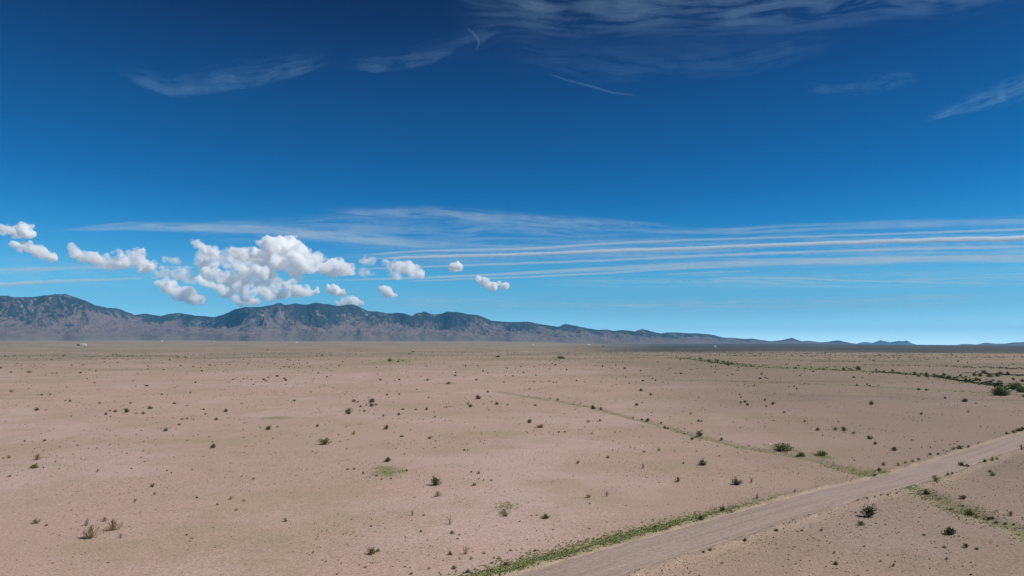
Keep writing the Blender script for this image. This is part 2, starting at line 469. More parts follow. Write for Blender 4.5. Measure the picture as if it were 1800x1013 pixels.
def build_range(name, ridge, crest, foot, seed, label, ncol=1300, nrow=150, jag=1.0, forest=1.0):
    pts = [ray_az_tan(*p) for p in ridge]
    pa = np.array([p[0] for p in pts]); ptn = np.array([p[1] for p in pts])
    az = np.linspace(pa[0], pa[-1], ncol)
    tgt = np.interp(az, pa, ptn)
    deg = np.degrees(az)
    rc = np.interp(deg, *crest) + 500 * fbm(deg / 5, deg * 0 + seed, seed, 3)
    rf = np.interp(deg, *foot) + 450 * fbm(deg / 3.2, deg * 0 + seed, seed + 3, 3)
    v = np.r_[np.linspace(-.08, 1.12, nrow - 22), np.linspace(1.15, 1.9, 22)]
    R = rf[None] + (rc - rf)[None] * v[:, None]
    X = R * np.sin(az)[None]; Y = R * np.cos(az)[None]
    zc = CAM_H + tgt * rc                                   # crest height above datum
    base = ground_z(X.ravel(), Y.ravel()).reshape(X.shape)
    wx = X + 420 * fbm(X / 1900, Y / 1900, seed + 5, 3); wy = Y + 420 * fbm(X / 1900, Y / 1900, seed + 9, 3)
    R1 = ridged(wx / 1500, wy / 2900, seed + 20, 6, .52)
    R2 = ridged(wx / 520, wy / 900, seed + 40, 5, .55)
    vv = np.clip(v, 0, None)[:, None]
    env = np.where(vv < 1, vv ** 1.15, np.clip(1 - (vv - 1) * 1.1, 0, 1))
    rel = np.maximum(zc - ground_z(rc * np.sin(az), rc * np.cos(az)), 4)[None]
    # high skyline detail belongs to the crest; the flanks below follow its broad swell
    def blur(q, w):
        k = np.exp(-np.linspace(-2, 2, w) ** 2); k /= k.sum()
        return np.convolve(np.pad(q, w // 2, mode='edge'), k, 'valid')[:len(q)]
    wide = blur(rel[0], 2 * int(ncol * .035) + 1); mids = blur(rel[0], 2 * int(ncol * .010) + 1)
    wf = sstep(.45, .75, vv); wc = sstep(.80, .97, vv)
    base_rel = (wide[None] * (1 - wf) + mids[None] * wf) * (1 - wc) + rel * wc
    nz = np.clip(.80 * R1 + .70 * R2 - .22, 0, 1)
    depth = .80 * (1 - sstep(.72, .99, vv) * (vv < 1.0) * .97)
    depth = np.where(vv >= .99, .03 + .5 * sstep(1.0, 1.5, vv), depth)
    H = base_rel * env * (1 - depth * (1 - nz))
    H = H + base_rel * .17 * np.exp(-((vv - .20) / .13) ** 2) * ridged(wx / 1300, wy / 1000, seed + 60, 5) * jag
    H = H + base_rel * .10 * np.exp(-((vv - .5) / .16) ** 2) * ridged(wx / 1500, wy / 1200, seed + 66, 5) * jag
    R3 = ridged((wx + 60 * R2) / 190, (wy + 60 * R1) / 300, seed + 80, 4, .55)
    H = H + base_rel * .085 * (R3 - .45) * sstep(.04, .25, vv) * (1 - .75 * sstep(.85, 1, vv))
    lim = (tgt[None] * R + CAM_H - base) * np.where(vv < .93, .93, 1.0)       # nothing in front stands above the skyline
    H = np.where(vv < 1.0, np.minimum(H, np.maximum(lim, 1)), H)
    Z = base + H
    sink = sstep(.10, -.08, v)[:, None]
    Z = Z - 30 * sink
    edge = np.minimum(np.arange(ncol), np.arange(ncol)[::-1])
    Z = Z - (H + 10) * sstep(12, 0, edge)[None]
    hr = np.clip((Z - base) / np.maximum(rel, 30), 0, 1.3)
    gx = np.gradient(Z, axis=1) / np.maximum(np.gradient(X, axis=1), 1)      # slope along the view's breadth: shady gullies carry trees
    gully = np.clip(.62 - R1, 0, .6) + .8 * np.clip(.50 - R2, 0, .5) + .5 * np.clip(.42 - R3, -.3, .4)
    fo = sstep(.22, 1.10, .95 * hr + .42 * fbm(X / 800, Y / 800, seed + 70, 5) + .75 * gully * sstep(.10, .35, hr) - .22 * np.clip(gx, -.6, .6)) * forest
    rock = sstep(.45, .75, hr + .3 * fbm(X / 500, Y / 500, seed + 75, 3)) * sstep(.1, .5, fbm(X / 700, Y / 350, seed + 76, 3) + .15)
    apron = sstep(.09, .0, hr) * (vv < .5)
    V = np.c_[X.ravel(), Y.ravel(), Z.ravel()]
    i = np.arange(len(v) - 1)[:, None] * ncol; j = np.arange(ncol - 1)[None]
    F = np.stack([i + j, i + j + 1, i + ncol + j + 1, i + ncol + j], -1).reshape(-1, 4)
    o = link_mesh(name, V, F, MTN, smooth=True, attrs={'forest': fo.ravel(), 'rock': rock.ravel(), 'apron': (apron + 0 * hr).ravel()})
    return tag(o, label, None, None, 'structure')

build_range('mountains', RIDGE, ([-60, -32, -28.5, -26, -21, 0, 10, 20, 30], [13200, 13200, 16000, 16000, 13600, 13800, 15500, 20500, 27000]), ([-60, -32, -28.5, -26, -21, 0, 10, 20, 30], [10600, 10600, 11600, 11600, 10800, 11100, 12600, 17500, 24500]), 7,
            'long rugged mountain range with dark wooded tops and pinkish brown lower slopes')
build_range('distant_mountains', [(1500, 607), (1507, 604), (1520, 601), (1534, 603), (1547, 598), (1556, 600), (1564, 602), (1578, 599.5), (1586, 600), (1593, 598.5), (1600, 602), (1606, 605), (1618, 607)],
            ([0, 60], [42000, 42000]), ([0, 60], [38500, 38500]), 17, 'faint blue mountain tops beyond the far end of the long range', 160, 60)
build_range('distant_hills', [(1676, 607), (1690, 605), (1704, 605), (1716, 606), (1725, 604), (1733, 602.5), (1741, 603.5), (1750, 604.5), (1769, 604), (1782, 602), (1800, 601.5), (1850, 599), (1950, 598), (2050, 603), (2120, 607)],
            ([0, 60], [25000, 25000]), ([0, 60], [22500, 22500]), 27, 'low dark hills on the flat horizon past the faint blue mountain tops', 300, 60)

# ------------------------------------------------------------------ haze
def build_haze():
    a, z0, z1 = 50000, -60, 1260
    V = [(x, y, z) for z in (z0, z1) for y in (-a, a) for x in (-a, a)]
    F = [(0, 2, 3, 1), (4, 5, 7, 6), (0, 1, 5, 4), (2, 6, 7, 3), (0, 4, 6, 2), (1, 3, 7, 5)]
    m = bpy.data.materials.new('haze_air'); m.use_nodes = True
    t = m.node_tree; t.nodes.remove(t.nodes['Principled BSDF'])
    p = t.nodes.new('ShaderNodeVolumePrincipled')
    p.inputs['Color'].default_value = (*HAZE_COLOR, 1); p.inputs['Density'].default_value = HAZE_DENSITY; p.inputs['Anisotropy'].default_value = 0.0
    t.links.new(p.outputs[0], t.nodes['Material Output'].inputs['Volume'])
    tag(link_mesh('haze', V, F, m), 'thin pale blue haze over the plain and mountains', None, None, 'stuff')
build_haze()
#STOP_CAL

# ------------------------------------------------------------------ plants
def leaf_material(name, a, b, rough=.7, trans=.12):
    M = Nodes(name)
    oi = M.n('ShaderNodeObjectInfo')
    c = M.mix(oi.outputs['Random'], a, b)
    c = M.mix(1.0, c, M.gray(M.ramp(M.noise(.09, 2), .3, .7, .6, 1.45)), 'MULTIPLY')
    M.color(c)
    M.b.inputs['Roughness'].default_value = rough
    if trans:
        tr = M.n('ShaderNodeBsdfTranslucent'); M.l(c, tr.inputs['Color'])
        mx = M.n('ShaderNodeMixShader'); mx.inputs[0].default_value = trans
        M.l(M.b.outputs[0], mx.inputs[1]); M.l(tr.outputs[0], mx.inputs[2]); M.l(mx.outputs[0], M.out.inputs[0])
    return M.m
MAT = {
    'dark': leaf_material('creosote_leaf', (.098, .108, .046), (.138, .136, .062)),
    'green': leaf_material('weed_leaf', (.115, .140, .045), (.155, .160, .060)),
    'olive': leaf_material('olive_leaf', (.165, .145, .068), (.210, .175, .085)),
    'dry': leaf_material('dry_grass', (.330, .235, .115), (.270, .190, .095)),
    'yellow': leaf_material('yellow_leaf', (.430, .370, .120), (.350, .320, .100)),
    'mesquite': leaf_material('mesquite_leaf', (.165, .190, .065), (.185, .205, .070)),
    'lush': leaf_material('verge_leaf', (.070, .105, .028), (.080, .115, .034)),
}
_t = Nodes('bark'); _t.color(_t.mix(_t.noise(.05, 2), (.060, .042, .030), (.115, .085, .060))); BARK = _t.m
_t = Nodes('dry_stem'); _t.color(_t.mix(_t.noise(.05, 2), (.150, .105, .060), (.240, .170, .095))); DRYSTEM = _t.m

class MB:
    def __init__(self): self.v = []; self.f = []
    def tube(self, pts, r0, r1, k=3):
        n0 = len(self.v); n = len(pts)
        for i, p in enumerate(pts):
            p = Vector(p); q = Vector(pts[min(i + 1, n - 1)]) - Vector(pts[max(i - 1, 0)])
            q.normalize(); a = q.orthogonal().normalized(); b = q.cross(a)
            r = r0 + (r1 - r0) * i / (n - 1)
            for j in range(k):
                t = 2 * math.pi * j / k
                self.v.append(tuple(p + (a * math.cos(t) + b * math.sin(t)) * r))
        for i in range(n - 1):
            for j in range(k):
                a0 = n0 + i * k + j; a1 = n0 + i * k + (j + 1) % k
                self.f.append((a0, a1, a1 + k, a0 + k))
        self.f.append(tuple(n0 + (n - 1) * k + j for j in range(k)))
    def leaf(self, p, size, rg, up=.4):
        d = Vector((rg.gauss(0, 1), rg.gauss(0, 1), rg.gauss(up, 1))).normalized()
        s = d.orthogonal().normalized(); s.rotate(Matrix.Rotation(rg.uniform(0, 6.28), 3, d))
        p = Vector(p); n0 = len(self.v); w = size * .42
        c = d.cross(s) * size * .12
        self.v += [tuple(p), tuple(p + d * size * .5 + s * w + c), tuple(p + d * size), tuple(p + d * size * .5 - s * w + c)]
        self.f.append((n0, n0 + 1, n0 + 2, n0 + 3))
    def mesh(self, name, mat):
        me = bpy.data.meshes.new(name); me.from_pydata(self.v, [], self.f); me.update()
        me.materials.append(mat); return me

def shrub_meshes(kind, seed):
    """unit plant: about 1 wide, its stems and its foliage"""
    rg = random.Random(seed)
    st, fo = MB(), MB()
    P = dict(  # branches, leaves per branch, height, leaf size, stem radius, spread of leaves, lowest tilt
        dark=(34, 20, .56, .062, .014, .055, 14), green=(28, 17, .52, .075, .010, .06, 10), olive=(24, 12, .50, .06, .010, .05, 20),
        dry=(38, 7, .58, .055, .009, .035, 18), yellow=(22, 14, .58, .075, .010, .05, 20), twig=(15, 1, .85, .03, .013, .03, 22),
        low=(34, 15, .34, .070, .008, .07, 4), mesquite=(70, 52, .50, .040, .012, .07, 8))[kind]
    nb, nl, hh, ls, sr, sp, lo = P
    lop = [rg.uniform(.62, 1.12) for _ in range(9)]
    for b in range(nb):
        az = rg.uniform(0, 2 * math.pi); el = math.radians(lo + (88 - lo) * rg.random() ** .85)
        L = rg.uniform(.72, 1.06) * lop[int(az / 6.2832 * 9) % 9]
        e = Vector((math.cos(az) * math.cos(el) * .5 * L, math.sin(az) * math.cos(el) * .5 * L, (.12 + .88 * math.sin(el)) * hh * L))
        b0 = Vector((rg.gauss(0, .05), rg.gauss(0, .05), -.03))
        mid = b0.lerp(e, .5) + Vector((rg.gauss(0, .03), rg.gauss(0, .03), -.03 * math.cos(el)))
        pts = [b0, mid, e]
        st.tube(pts, sr, sr * .35)
        if kind in ('twig', 'dry'):
            for q in range(2 if kind == 'dry' else 3):
                t = rg.uniform(.45, .85); p = mid.lerp(e, (t - .5) * 2) if t > .5 else b0.lerp(mid, t * 2)
                tip = p + Vector((rg.gauss(0, .11), rg.gauss(0, .11), rg.uniform(.04, .18)))
                st.tube([p, tip], sr * .5, sr * .25)
        for q in range(nl):
            t = 1 - (rg.random() ** 1.6) * .62
            p = (mid.lerp(e, (t - .5) * 2) if t > .5 else b0.lerp(mid, t * 2)) + Vector((rg.gauss(0, sp), rg.gauss(0, sp), rg.gauss(0, sp * .7)))
            p.z = max(p.z, .01)
            fo.leaf(p, ls * rg.uniform(.7, 1.35), rg)
    leafm = MAT[{'twig': 'dry', 'low': 'green'}.get(kind, kind)]
    stm = BARK if kind in ('dark', 'twig', 'mesquite', 'green', 'low') else DRYSTEM
    both = MB(); both.v = st.v + fo.v; off = len(st.v); both.f = st.f + [tuple(i + off for i in f) for f in fo.f]
    bm = both.mesh('plant_' + kind, stm); bm.materials.append(leafm)
    mi = np.r_[np.zeros(len(st.f), np.int32), np.ones(len(fo.f), np.int32)]
    bm.polygons.foreach_set('material_index', mi)
    return st.mesh('stems_' + kind, stm), fo.mesh('foliage_' + kind, leafm), bm

LIB = {k: [shrub_meshes(k, 100 * i + 7 * j) for j in range(5)] for i, k in enumerate(('dark', 'green', 'olive', 'dry', 'yellow', 'twig', 'low', 'mesquite'))}
NAME = {'dark': 'shrub', 'green': 'green_shrub', 'olive': 'olive_bush', 'dry': 'dry_bush', 'yellow': 'yellow_bush', 'twig': 'dead_bush', 'low': 'low_green_bush', 'mesquite': 'mesquite_bush'}
LOOK = {'dark': 'dark green shrub', 'green': 'bright green shrub', 'olive': 'thin olive bush', 'dry': 'dry tan bush', 'yellow': 'pale yellow bush', 'twig': 'bare dead twiggy bush', 'low': 'spreading low green bush', 'mesquite': 'leafy mesquite bush'}
CAT = {'dark': 'shrub', 'green': 'shrub', 'olive': 'bush', 'dry': 'bush', 'yellow': 'bush', 'twig': 'dead bush', 'low': 'bush', 'mesquite': 'bush'}
_drain = DRAIN_A
def where(x, y):
    r = math.hypot(x, y)
    if r < 600:
        d, s = poly_dist(np.array([x]), np.array([y]), ROAD_C); d, s = float(d[0]), float(s[0])
        if d < HALF_W + 4.5: return 'close beside the dirt road', 'plants beside the dirt road'
        if s < 0: return 'on stony ground across the road from the verge', 'plants across the dirt road'
        if float(poly_dist(np.array([x]), np.array([y]), DRAIN_A)[0][0]) < 3.2: return 'along the weedy drainage line that meets the road', 'plants along the drainage line'
    if r < 1800 and float(poly_dist(np.array([x]), np.array([y]), WASH)[0][0]) < 22: return 'in the long green wash', 'plants in the green wash'
    if r < 130: return 'on bare soil near the road', 'plants on the bare soil'
    if r < 330: return 'on the open pinkish plain', 'plants on the open plain'
    return 'far out on the plain towards the mountains', 'plants far out on the plain'

LANDMARK = {'bushy green shrub rising': 'the bushy green shrub of a loose cluster', 'dense dark shrub beside a thin': 'the thin strip of bright green weeds', 'rounded green shrub in front': 'the rounded green shrub and its dry neighbour',
    'largest dry tan bush': 'the largest dry tan bush', 'broadest dark shrub of': 'the broadest shrub of a tight cluster', 'tall green shrub with lighter': 'the tall green shrub with lighter tips', 'bright yellowish bush': 'the bright yellowish bush',
    'wide grey green shrub, broadest': 'the wide grey green shrub', 'dense dark shrub behind a round': 'the round patch of green weeds', 'largest dark green shrub': 'the largest dark green shrub', 'dark dead twiggy bush with reddish': 'the reddish dead twiggy bush',
    'lush rounded green clump': 'the lush end of the grass verge', 'full dark shrub, tallest': 'the tallest shrub of the upper drainage line', 'grey green shrub spreading over': 'the shrub spreading over the drainage line', 'compact very dark shrub': 'the compact very dark shrub',
    'compact dark shrub with a dead': 'the compact shrub with a dead twig', 'pale yellow bush beside': 'the pale yellow bush', 'upright bright green shrub with': 'the upright bright green shrub', 'bright green shrub on the bank': 'the green shrub on the verge bank',
    'widest low green bush': 'the widest low green bush', 'broad grey green shrub alone': 'the broad shrub on stony ground', 'ragged dark shrub': 'the ragged dark shrub', 'spiky upright green plant': 'the spiky upright green plant', 'dark shrub with a pale tuft': 'the shrub with a pale tuft',
    'big rounded leafy mesquite': 'the big rounded mesquite', 'rounded grey green bush on': 'the rounded grey green bush', 'lone upright dark shrub': 'the lone upright dark shrub', 'tallest dark shrub in': 'the tallest shrub of the wash', 'sparse bright green shrub with': 'the sparse bright green shrub', 'olive bush standing': 'the olive bush by a faint green patch'}
RECS = []
def plant(px, py, w, kind, label=None):
    x, y, z = hit(px, py)
    RECS.append(dict(x=x, y=y, z=z, w=w, kind=kind, label=label, r=math.hypot(x, y), size=w * math.hypot(math.hypot(x, y), CAM_H - z) / FPX))

def finish_plants():
    lm = [(q['x'], q['y'], p) for q in RECS if q['label'] for k, p in LANDMARK.items() if q['label'].startswith(k)]
    XY = np.array([(q['x'], q['y']) for q in RECS])
    for q in RECS:
        q['where'], q['group'] = where(q['x'], q['y'])
        q['name'] = NAME[q['kind']]
        if q['kind'] == 'dark' and q['group'] == 'plants in the green wash':
            q['name'] = 'wash_bush'
            if not q['label']:
                q['size'] *= rnd.uniform(.5, 1.1); q['x'] += rnd.gauss(0, .012) * q['r']; q['y'] += rnd.gauss(0, .010) * q['r']; q['z'] = gz(q['x'], q['y'])
    plain_dark = sorted([q for q in RECS if q['name'] == 'shrub' and not q['label']], key=lambda q: -q['w'])
    rest = plain_dark[258:]
    for q in rest: q['mass'] = True
    MX, MF = [], []; off = 0
    for q in RECS:
        var = rnd.randrange(5); st, fo, both = LIB[q['kind']][var]
        rot = rnd.uniform(0, 6.28); sx = q['size'] * rnd.uniform(.92, 1.08); sz = sx * rnd.uniform(.85, 1.12)
        if q.get('mass'):
            n = len(fo.vertices); co = np.empty(n * 3, np.float32); fo.vertices.foreach_get('co', co); co = co.reshape(-1, 3)
            c, s = math.cos(rot), math.sin(rot)
            MX.append(np.c_[(co[:, 0] * c - co[:, 1] * s) * sx + q['x'], (co[:, 0] * s + co[:, 1] * c) * sx + q['y'], co[:, 2] * sz + q['z']])
            f = np.empty(len(fo.polygons) * 4, np.int32); fo.loops.foreach_get('vertex_index', f); MF.append(f.reshape(-1, 4) + off); off += n
            continue
        look = 'dark scrubby bush' if q['name'] == 'wash_bush' else LOOK[q['kind']]
        label = q['label']
        if label is None:
            cls = 'tiny ' if q['size'] < .55 else 'small ' if q['size'] < 1.0 else '' if q['size'] < 1.9 else 'large '
            near = sorted((math.hypot(q['x'] - a, q['y'] - b_), p) for a, b_, p in lm)[0]
            nb = int((np.hypot(XY[:, 0] - q['x'], XY[:, 1] - q['y']) < .03 * q['r']).sum()) - 1
            if near[0] < .10 * q['r']: label = cls + look + ' near ' + near[1]; q['group'] = 'plants near ' + near[1]
            elif q['group'] in ('plants on the bare soil', 'plants on the open plain', 'plants far out on the plain'):
                label = cls + look + (' standing alone ' if nb == 0 else ' in a loose cluster ' if nb > 2 else ' ') + q['where']
            else: label = cls + look + ' ' + q['where']
        if q['w'] >= 6.5:
            o = link_obj(q['name'], None); o.empty_display_size = .2
            link_obj('stems', st, o); link_obj('dry_leaves' if q['kind'] == 'twig' else 'foliage', fo, o)
        else:
            o = link_obj(q['name'], both)
        o.location = (q['x'], q['y'], q['z'] - .01); o.rotation_euler = (0, 0, rot); o.scale = (sx, sx, sz)
        tag(o, label, CAT[q['kind']], q['group'])
    tag(link_mesh('distant_shrubs', np.vstack(MX), np.vstack(MF), MAT['dark']), 'scattered small dark shrubs dotting the plain between the bigger ones', None, None, 'stuff')

def batch(ox, oy, sc, rows):
    for row in rows:
        zx, zy, w, k = row[:4]
        lab = row[4] if len(row) > 4 else None
        plant(ox + zx / sc, oy + zy / sc, w / sc, k, lab)

D, G, O, Y, T, L, R_ = 'dark', 'green', 'olive', 'yellow', 'twig', 'low', 'dry'
Z5 = 3.236
batch(0, 700, Z5, [
    (210, 72, 26, D), (260, 70, 13, O), (372, 18, 13, D), (398, 20, 17, D), (567, 32, 15, D), (742, 30, 17, O), (990, 34, 22, D), (1063, 46, 11, D),
    (852, 62, 38, G, 'bushy green shrub rising above a loose cluster of dark shrubs'), (718, 82, 40, D, 'broad dark shrub in the middle of a loose cluster of shrubs'), (655, 80, 25, D), (625, 75, 15, D), (602, 95, 23, D), (815, 92, 25, D), (775, 90, 20, O), (628, 108, 12, D), (680, 135, 11, O),
    (1170, 93, 20, G), (1285, 79, 32, D), (1158, 68, 16, D), (1036, 123, 17, D), (1064, 120, 15, D), (1020, 155, 19, D), (1230, 125, 25, D), (943, 188, 29, D), (1528, 180, 48, D, 'dense dark shrub beside a thin strip of bright green weeds'),
    (1578, 166, 15, O), (1213, 284, 38, D, 'lone upright dark shrub with bare pinkish soil all round'), (252, 246, 19, G), (140, 248, 14, D), (212, 352, 48, R_, 'yellowish dry bush just behind a rounded green shrub'), (195, 398, 44, G, 'rounded green shrub in front of a yellowish dry bush'),
    (50, 342, 26, O), (22, 345, 16, O), (55, 449, 27, O), (555, 421, 24, R_), (867, 505, 32, G, 'sparse green shrub alone on bare soil'), (880, 549, 24, O), (768, 592, 28, R_), (596, 702, 36, R_, 'upright fan of dry stems behind a big tan bush'),
    (490, 727, 46, T), (514, 798, 92, R_, 'largest dry tan bush with tangled stems and dark base'), (645, 753, 80, R_, 'wide loose dry bush beside the largest tan bush'), (686, 796, 30, T), (207, 714, 50, O), (265, 727, 26, O),
    (1312, 577, 32, R_), (1387, 587, 26, R_), (1236, 609, 17, D), (1345, 640, 19, G), (1120, 569, 15, D), (1062, 781, 17, D), (1093, 801, 13, D), (615, 938, 14, D), (403, 948, 13, O), (722, 317, 13, D), (748, 403, 17, O), (1376, 446, 11, D), (1442, 464, 24, O),
    (1387, 226, 14, D), (1190, 223, 17, O), (1062, 245, 15, O), (1100, 216, 10, D), (1126, 211, 10, D), (985, 218, 10, O), (408, 103, 10, O), (950, 416, 13, D), (975, 428, 13, D), (1093, 409, 12, D), (822, 364, 13, D), (1310, 372, 10, D), (1512, 218, 9, D), (1450, 218, 9, D)])
batch(450, 700, Z5, [
    (218, 16, 19, D), (557, 21, 27, D), (580, 23, 16, D), (660, 24, 46, D, 'broadest dark shrub of a tight cluster on the open plain'), (595, 52, 24, D), (656, 48, 42, G), (525, 90, 54, G, 'tall green shrub with lighter tips beside a cluster of shrubs'), (617, 77, 19, D), (590, 74, 11, D), (670, 92, 15, O),
    (628, 42, 15, D), (683, 42, 20, D), (747, 76, 9, D), (725, 105, 24, O), (812, 97, 30, D), (835, 66, 24, L), (910, 67, 21, D), (970, 68, 23, D), (1013, 81, 12, D), (1018, 111, 15, D), (1085, 54, 18, D), (1070, 54, 12, D), (1102, 50, 12, D), (1217, 52, 31, D),
    (1205, 34, 19, D), (1370, 38, 28, D), (1340, 24, 14, D), (1432, 42, 15, D), (1265, 6, 40, D), (1326, 72, 18, R_), (1588, 44, 15, D), (1555, 142, 44, D, 'squat dark shrub next to a paler spreading bush'), (1607, 167, 34, O),
    (122, 166, 16, R_), (350, 162, 25, D), (740, 178, 38, D), (880, 183, 19, O), (558, 207, 38, Y, 'bright yellowish bush alone on the pinkish plain'), (830, 221, 28, L), (390, 264, 72, G, 'wide grey green shrub, broadest on the open plain'), (478, 249, 14, D),
    (988, 231, 30, G), (1020, 246, 17, G), (1186, 299, 19, D), (1204, 298, 16, D), (750, 362, 54, D, 'dense dark shrub behind a round patch of green weeds'), (845, 321, 15, O), (522, 409, 19, D), (610, 431, 20, D), (685, 446, 17, D), (715, 464, 19, D), (768, 462, 18, D),
    (735, 421, 13, D), (835, 416, 14, D), (858, 416, 21, D), (560, 406, 20, D), (585, 411, 10, D), (630, 451, 11, D), (650, 453, 11, D), (1024, 496, 72, D, 'largest dark green shrub, just behind a dry twiggy bush'), (1033, 560, 54, R_, 'upright dry twiggy bush in front of the largest dark shrub'),
    (1265, 431, 27, G), (1225, 423, 21, D), (1268, 462, 17, D), (1240, 498, 46, O), (1295, 469, 13, D), (1340, 471, 17, D), (1500, 704, 13, D), (1598, 669, 13, D), (1567, 670, 11, D), (1366, 623, 13, D), (1420, 672, 42, O, 'olive bush standing at the edge of a faint green patch'), (1412, 642, 13, D),
    (168, 703, 38, R_), (887, 668, 38, T), (955, 670, 26, R_), (1105, 718, 60, T, 'single crooked dead branch lying up from bare soil'), (655, 731, 19, D), (938, 762, 32, R_), (1115, 770, 34, L), (1157, 781, 24, O), (1145, 803, 17, D), (1192, 888, 62, T, 'dark dead twiggy bush with reddish branches above the verge'),
    (1105, 892, 34, G), (655, 888, 60, G, 'sparse bright green shrub with a smaller one touching it'), (693, 873, 30, G), (910, 849, 11, D), (1300, 886, 25, O), (1226, 917, 27, O), (1160, 917, 21, O), (1245, 976, 25, O), (1125, 971, 36, G), (1065, 926, 15, O), (1450, 870, 26, O),
    (1590, 872, 24, O), (985, 974, 23, O), (882, 1003, 24, G), (460, 1005, 21, O), (620, 966, 25, O), (590, 951, 15, O), (665, 941, 15, R_), (1205, 993, 34, G), (1380, 913, 27, Y), (1422, 950, 46, L, 'lush rounded green clump at the end of the grass verge'), (325, 884, 21, R_), (290, 886, 17, R_), (1355, 910, 14, G), (1345, 940, 18, G)])
batch(900, 700, Z5, [
    (260, 14, 23, D), (130, 43, 15, D), (218, 109, 16, O), (298, 91, 11, D), (360, 66, 11, D), (460, 64, 42, D, 'full dark shrub, tallest on the thin upper drainage line'), (505, 67, 38, O), (708, 44, 30, D), (740, 26, 11, D), (795, 84, 13, D), (165, 169, 40, G), (435, 139, 25, Y),
    (500, 133, 30, R_), (690, 117, 25, R_), (770, 134, 38, D), (848, 145, 23, D), (870, 173, 26, D), (886, 176, 20, D), (740, 127, 21, D), (1060, 134, 24, D), (1078, 134, 20, G), (1017, 93, 22, R_), (1068, 217, 50, G, 'grey green shrub spreading over the drainage line'), (1025, 237, 28, D),
    (1192, 240, 27, D), (1080, 190, 22, O), (983, 176, 11, D), (980, 206, 13, D), (455, 206, 22, R_), (575, 246, 11, D), (265, 197, 24, O), (300, 195, 22, O), (546, 341, 34, O, 'small rounded olive bush alone between two dry bushes'), (753, 309, 20, G), (838, 302, 28, Y), (1085, 381, 62, D, 'compact very dark shrub alone on brown soil'), (975, 374, 19, D), (1180, 332, 16, Y), (745, 400, 46, T),
    (375, 374, 34, R_), (945, 477, 54, R_, 'dry branching tan bush alone on brown soil'), (1278, 493, 64, D, 'compact dark shrub with a dead twig standing beside it'), (1362, 480, 32, T, 'dead upright twig beside a compact dark shrub'), (1395, 572, 32, T), (437, 567, 40, Y, 'pale yellow bush beside a dark dead twiggy bush'), (540, 560, 42, T, 'dark dead twiggy bush beside a pale yellow bush'), (442, 603, 15, D),
    (163, 569, 15, O), (192, 684, 52, G, 'upright bright green shrub with a dry branch at its foot'), (347, 446, 13, D), (655, 444, 11, D), (142, 669, 12, D), (112, 669, 9, D), (45, 704, 12, D), (233, 751, 15, D), (440, 746, 15, D), (1200, 642, 42, G, 'bright green shrub on the bank above the grass verge'), (815, 738, 32, G), (1075, 692, 42, G),
    (1325, 814, 27, D), (1127, 867, 27, D), (1090, 879, 23, D), (850, 906, 42, L), (1195, 941, 24, O), (1505, 757, 22, D), (1545, 746, 12, D), (1610, 532, 22, R_), (130, 873, 32, O), (250, 850, 20, O), (1545, 298, 116, L, 'widest low green bush sprawling next to the drainage line'), (1340, 42, 28, D), (1325, 26, 23, D),
    (1302, 27, 15, D), (1483, 38, 27, D), (1440, 12, 17, D), (1447, 48, 15, D), (1548, 84, 18, D), (1575, 72, 11, O)])
batch(1300, 700, Z5, [
    (445, 184, 28, D), (595, 187, 36, D), (650, 203, 26, Y), (545, 183, 40, O), (740, 234, 36, G), (772, 264, 28, D), (880, 299, 42, D, 'dark shrub with a pale tuft, alone above the road bend'), (750, 38, 30, D), (1035, 94, 22, D), (1280, 22, 30, D), (1152, 98, 15, O), (1300, 82, 17, R_),
    (372, 137, 24, O), (563, 136, 13, O), (350, 330, 54, L), (465, 328, 62, L), (820, 383, 34, O), (795, 414, 32, G), (770, 442, 23, D), (1060, 547, 34, D), (1075, 549, 20, G), (735, 676, 88, D, 'broad grey green shrub alone on stony ground across the road'), (692, 724, 42, G, 'small upright green shrub next to a broad grey green shrub'),
    (660, 654, 15, D), (1200, 776, 74, D, 'ragged dark shrub with bare stems alone on stony ground'), (1310, 668, 50, G, 'spiky upright green plant in the weedy channel past the road'), (1200, 637, 16, D), (1050, 782, 20, D), (710, 847, 22, R_), (468, 757, 30, R_), (550, 948, 36, G), (875, 957, 30, R_), (803, 932, 22, R_),
    (210, 757, 28, D), (32, 813, 28, D), (250, 746, 12, D), (672, 583, 12, D), (725, 571, 15, D), (770, 563, 13, D), (805, 553, 14, D), (845, 554, 18, D), (895, 544, 21, O), (1265, 397, 44, G), (1395, 362, 27, G), (1440, 354, 30, Y), (1465, 350, 28, Y), (1440, 442, 42, O), (1425, 421, 22, G),
    (1115, 473, 50, Y), (1545, 668, 34, R_), (1420, 692, 30, G), (1440, 688, 24, D), (1605, 293, 40, T), (1185, 436, 21, D), (1210, 430, 20, D), (1300, 390, 18, D), (67, 480, 26, T), (99, 574, 28, T), (315, 535, 18, R_), (1275, 574, 40, G), (1165, 852, 30, O), (1180, 919, 26, R_), (1315, 1006, 16, D),
    (570, 719, 12, D), (830, 723, 13, D), (775, 715, 11, D), (905, 766, 12, D), (540, 884, 22, R_), (355, 757, 20, R_), (330, 762, 15, O), (1560, 198, 26, G), (1590, 188, 34, L), (1612, 180, 34, L), (1520, 206, 22, G), (1215, 294, 30, O), (1250, 290, 34, G), (1300, 282, 26, O), (1085, 324, 22, D),
    (1130, 322, 18, D), (1160, 300, 14, O), (1020, 352, 20, G), (985, 362, 22, Y), (945, 372, 26, Y), (905, 384, 28, Y), (1460, 712, 24, D), (1510, 720, 20, G), (1560, 722, 18, D), (1350, 680, 20, G), (1390, 690, 16, G), (1270, 616, 14, D), (1250, 790, 14, O), (1290, 850, 30, D), (1350, 862, 24, D)])
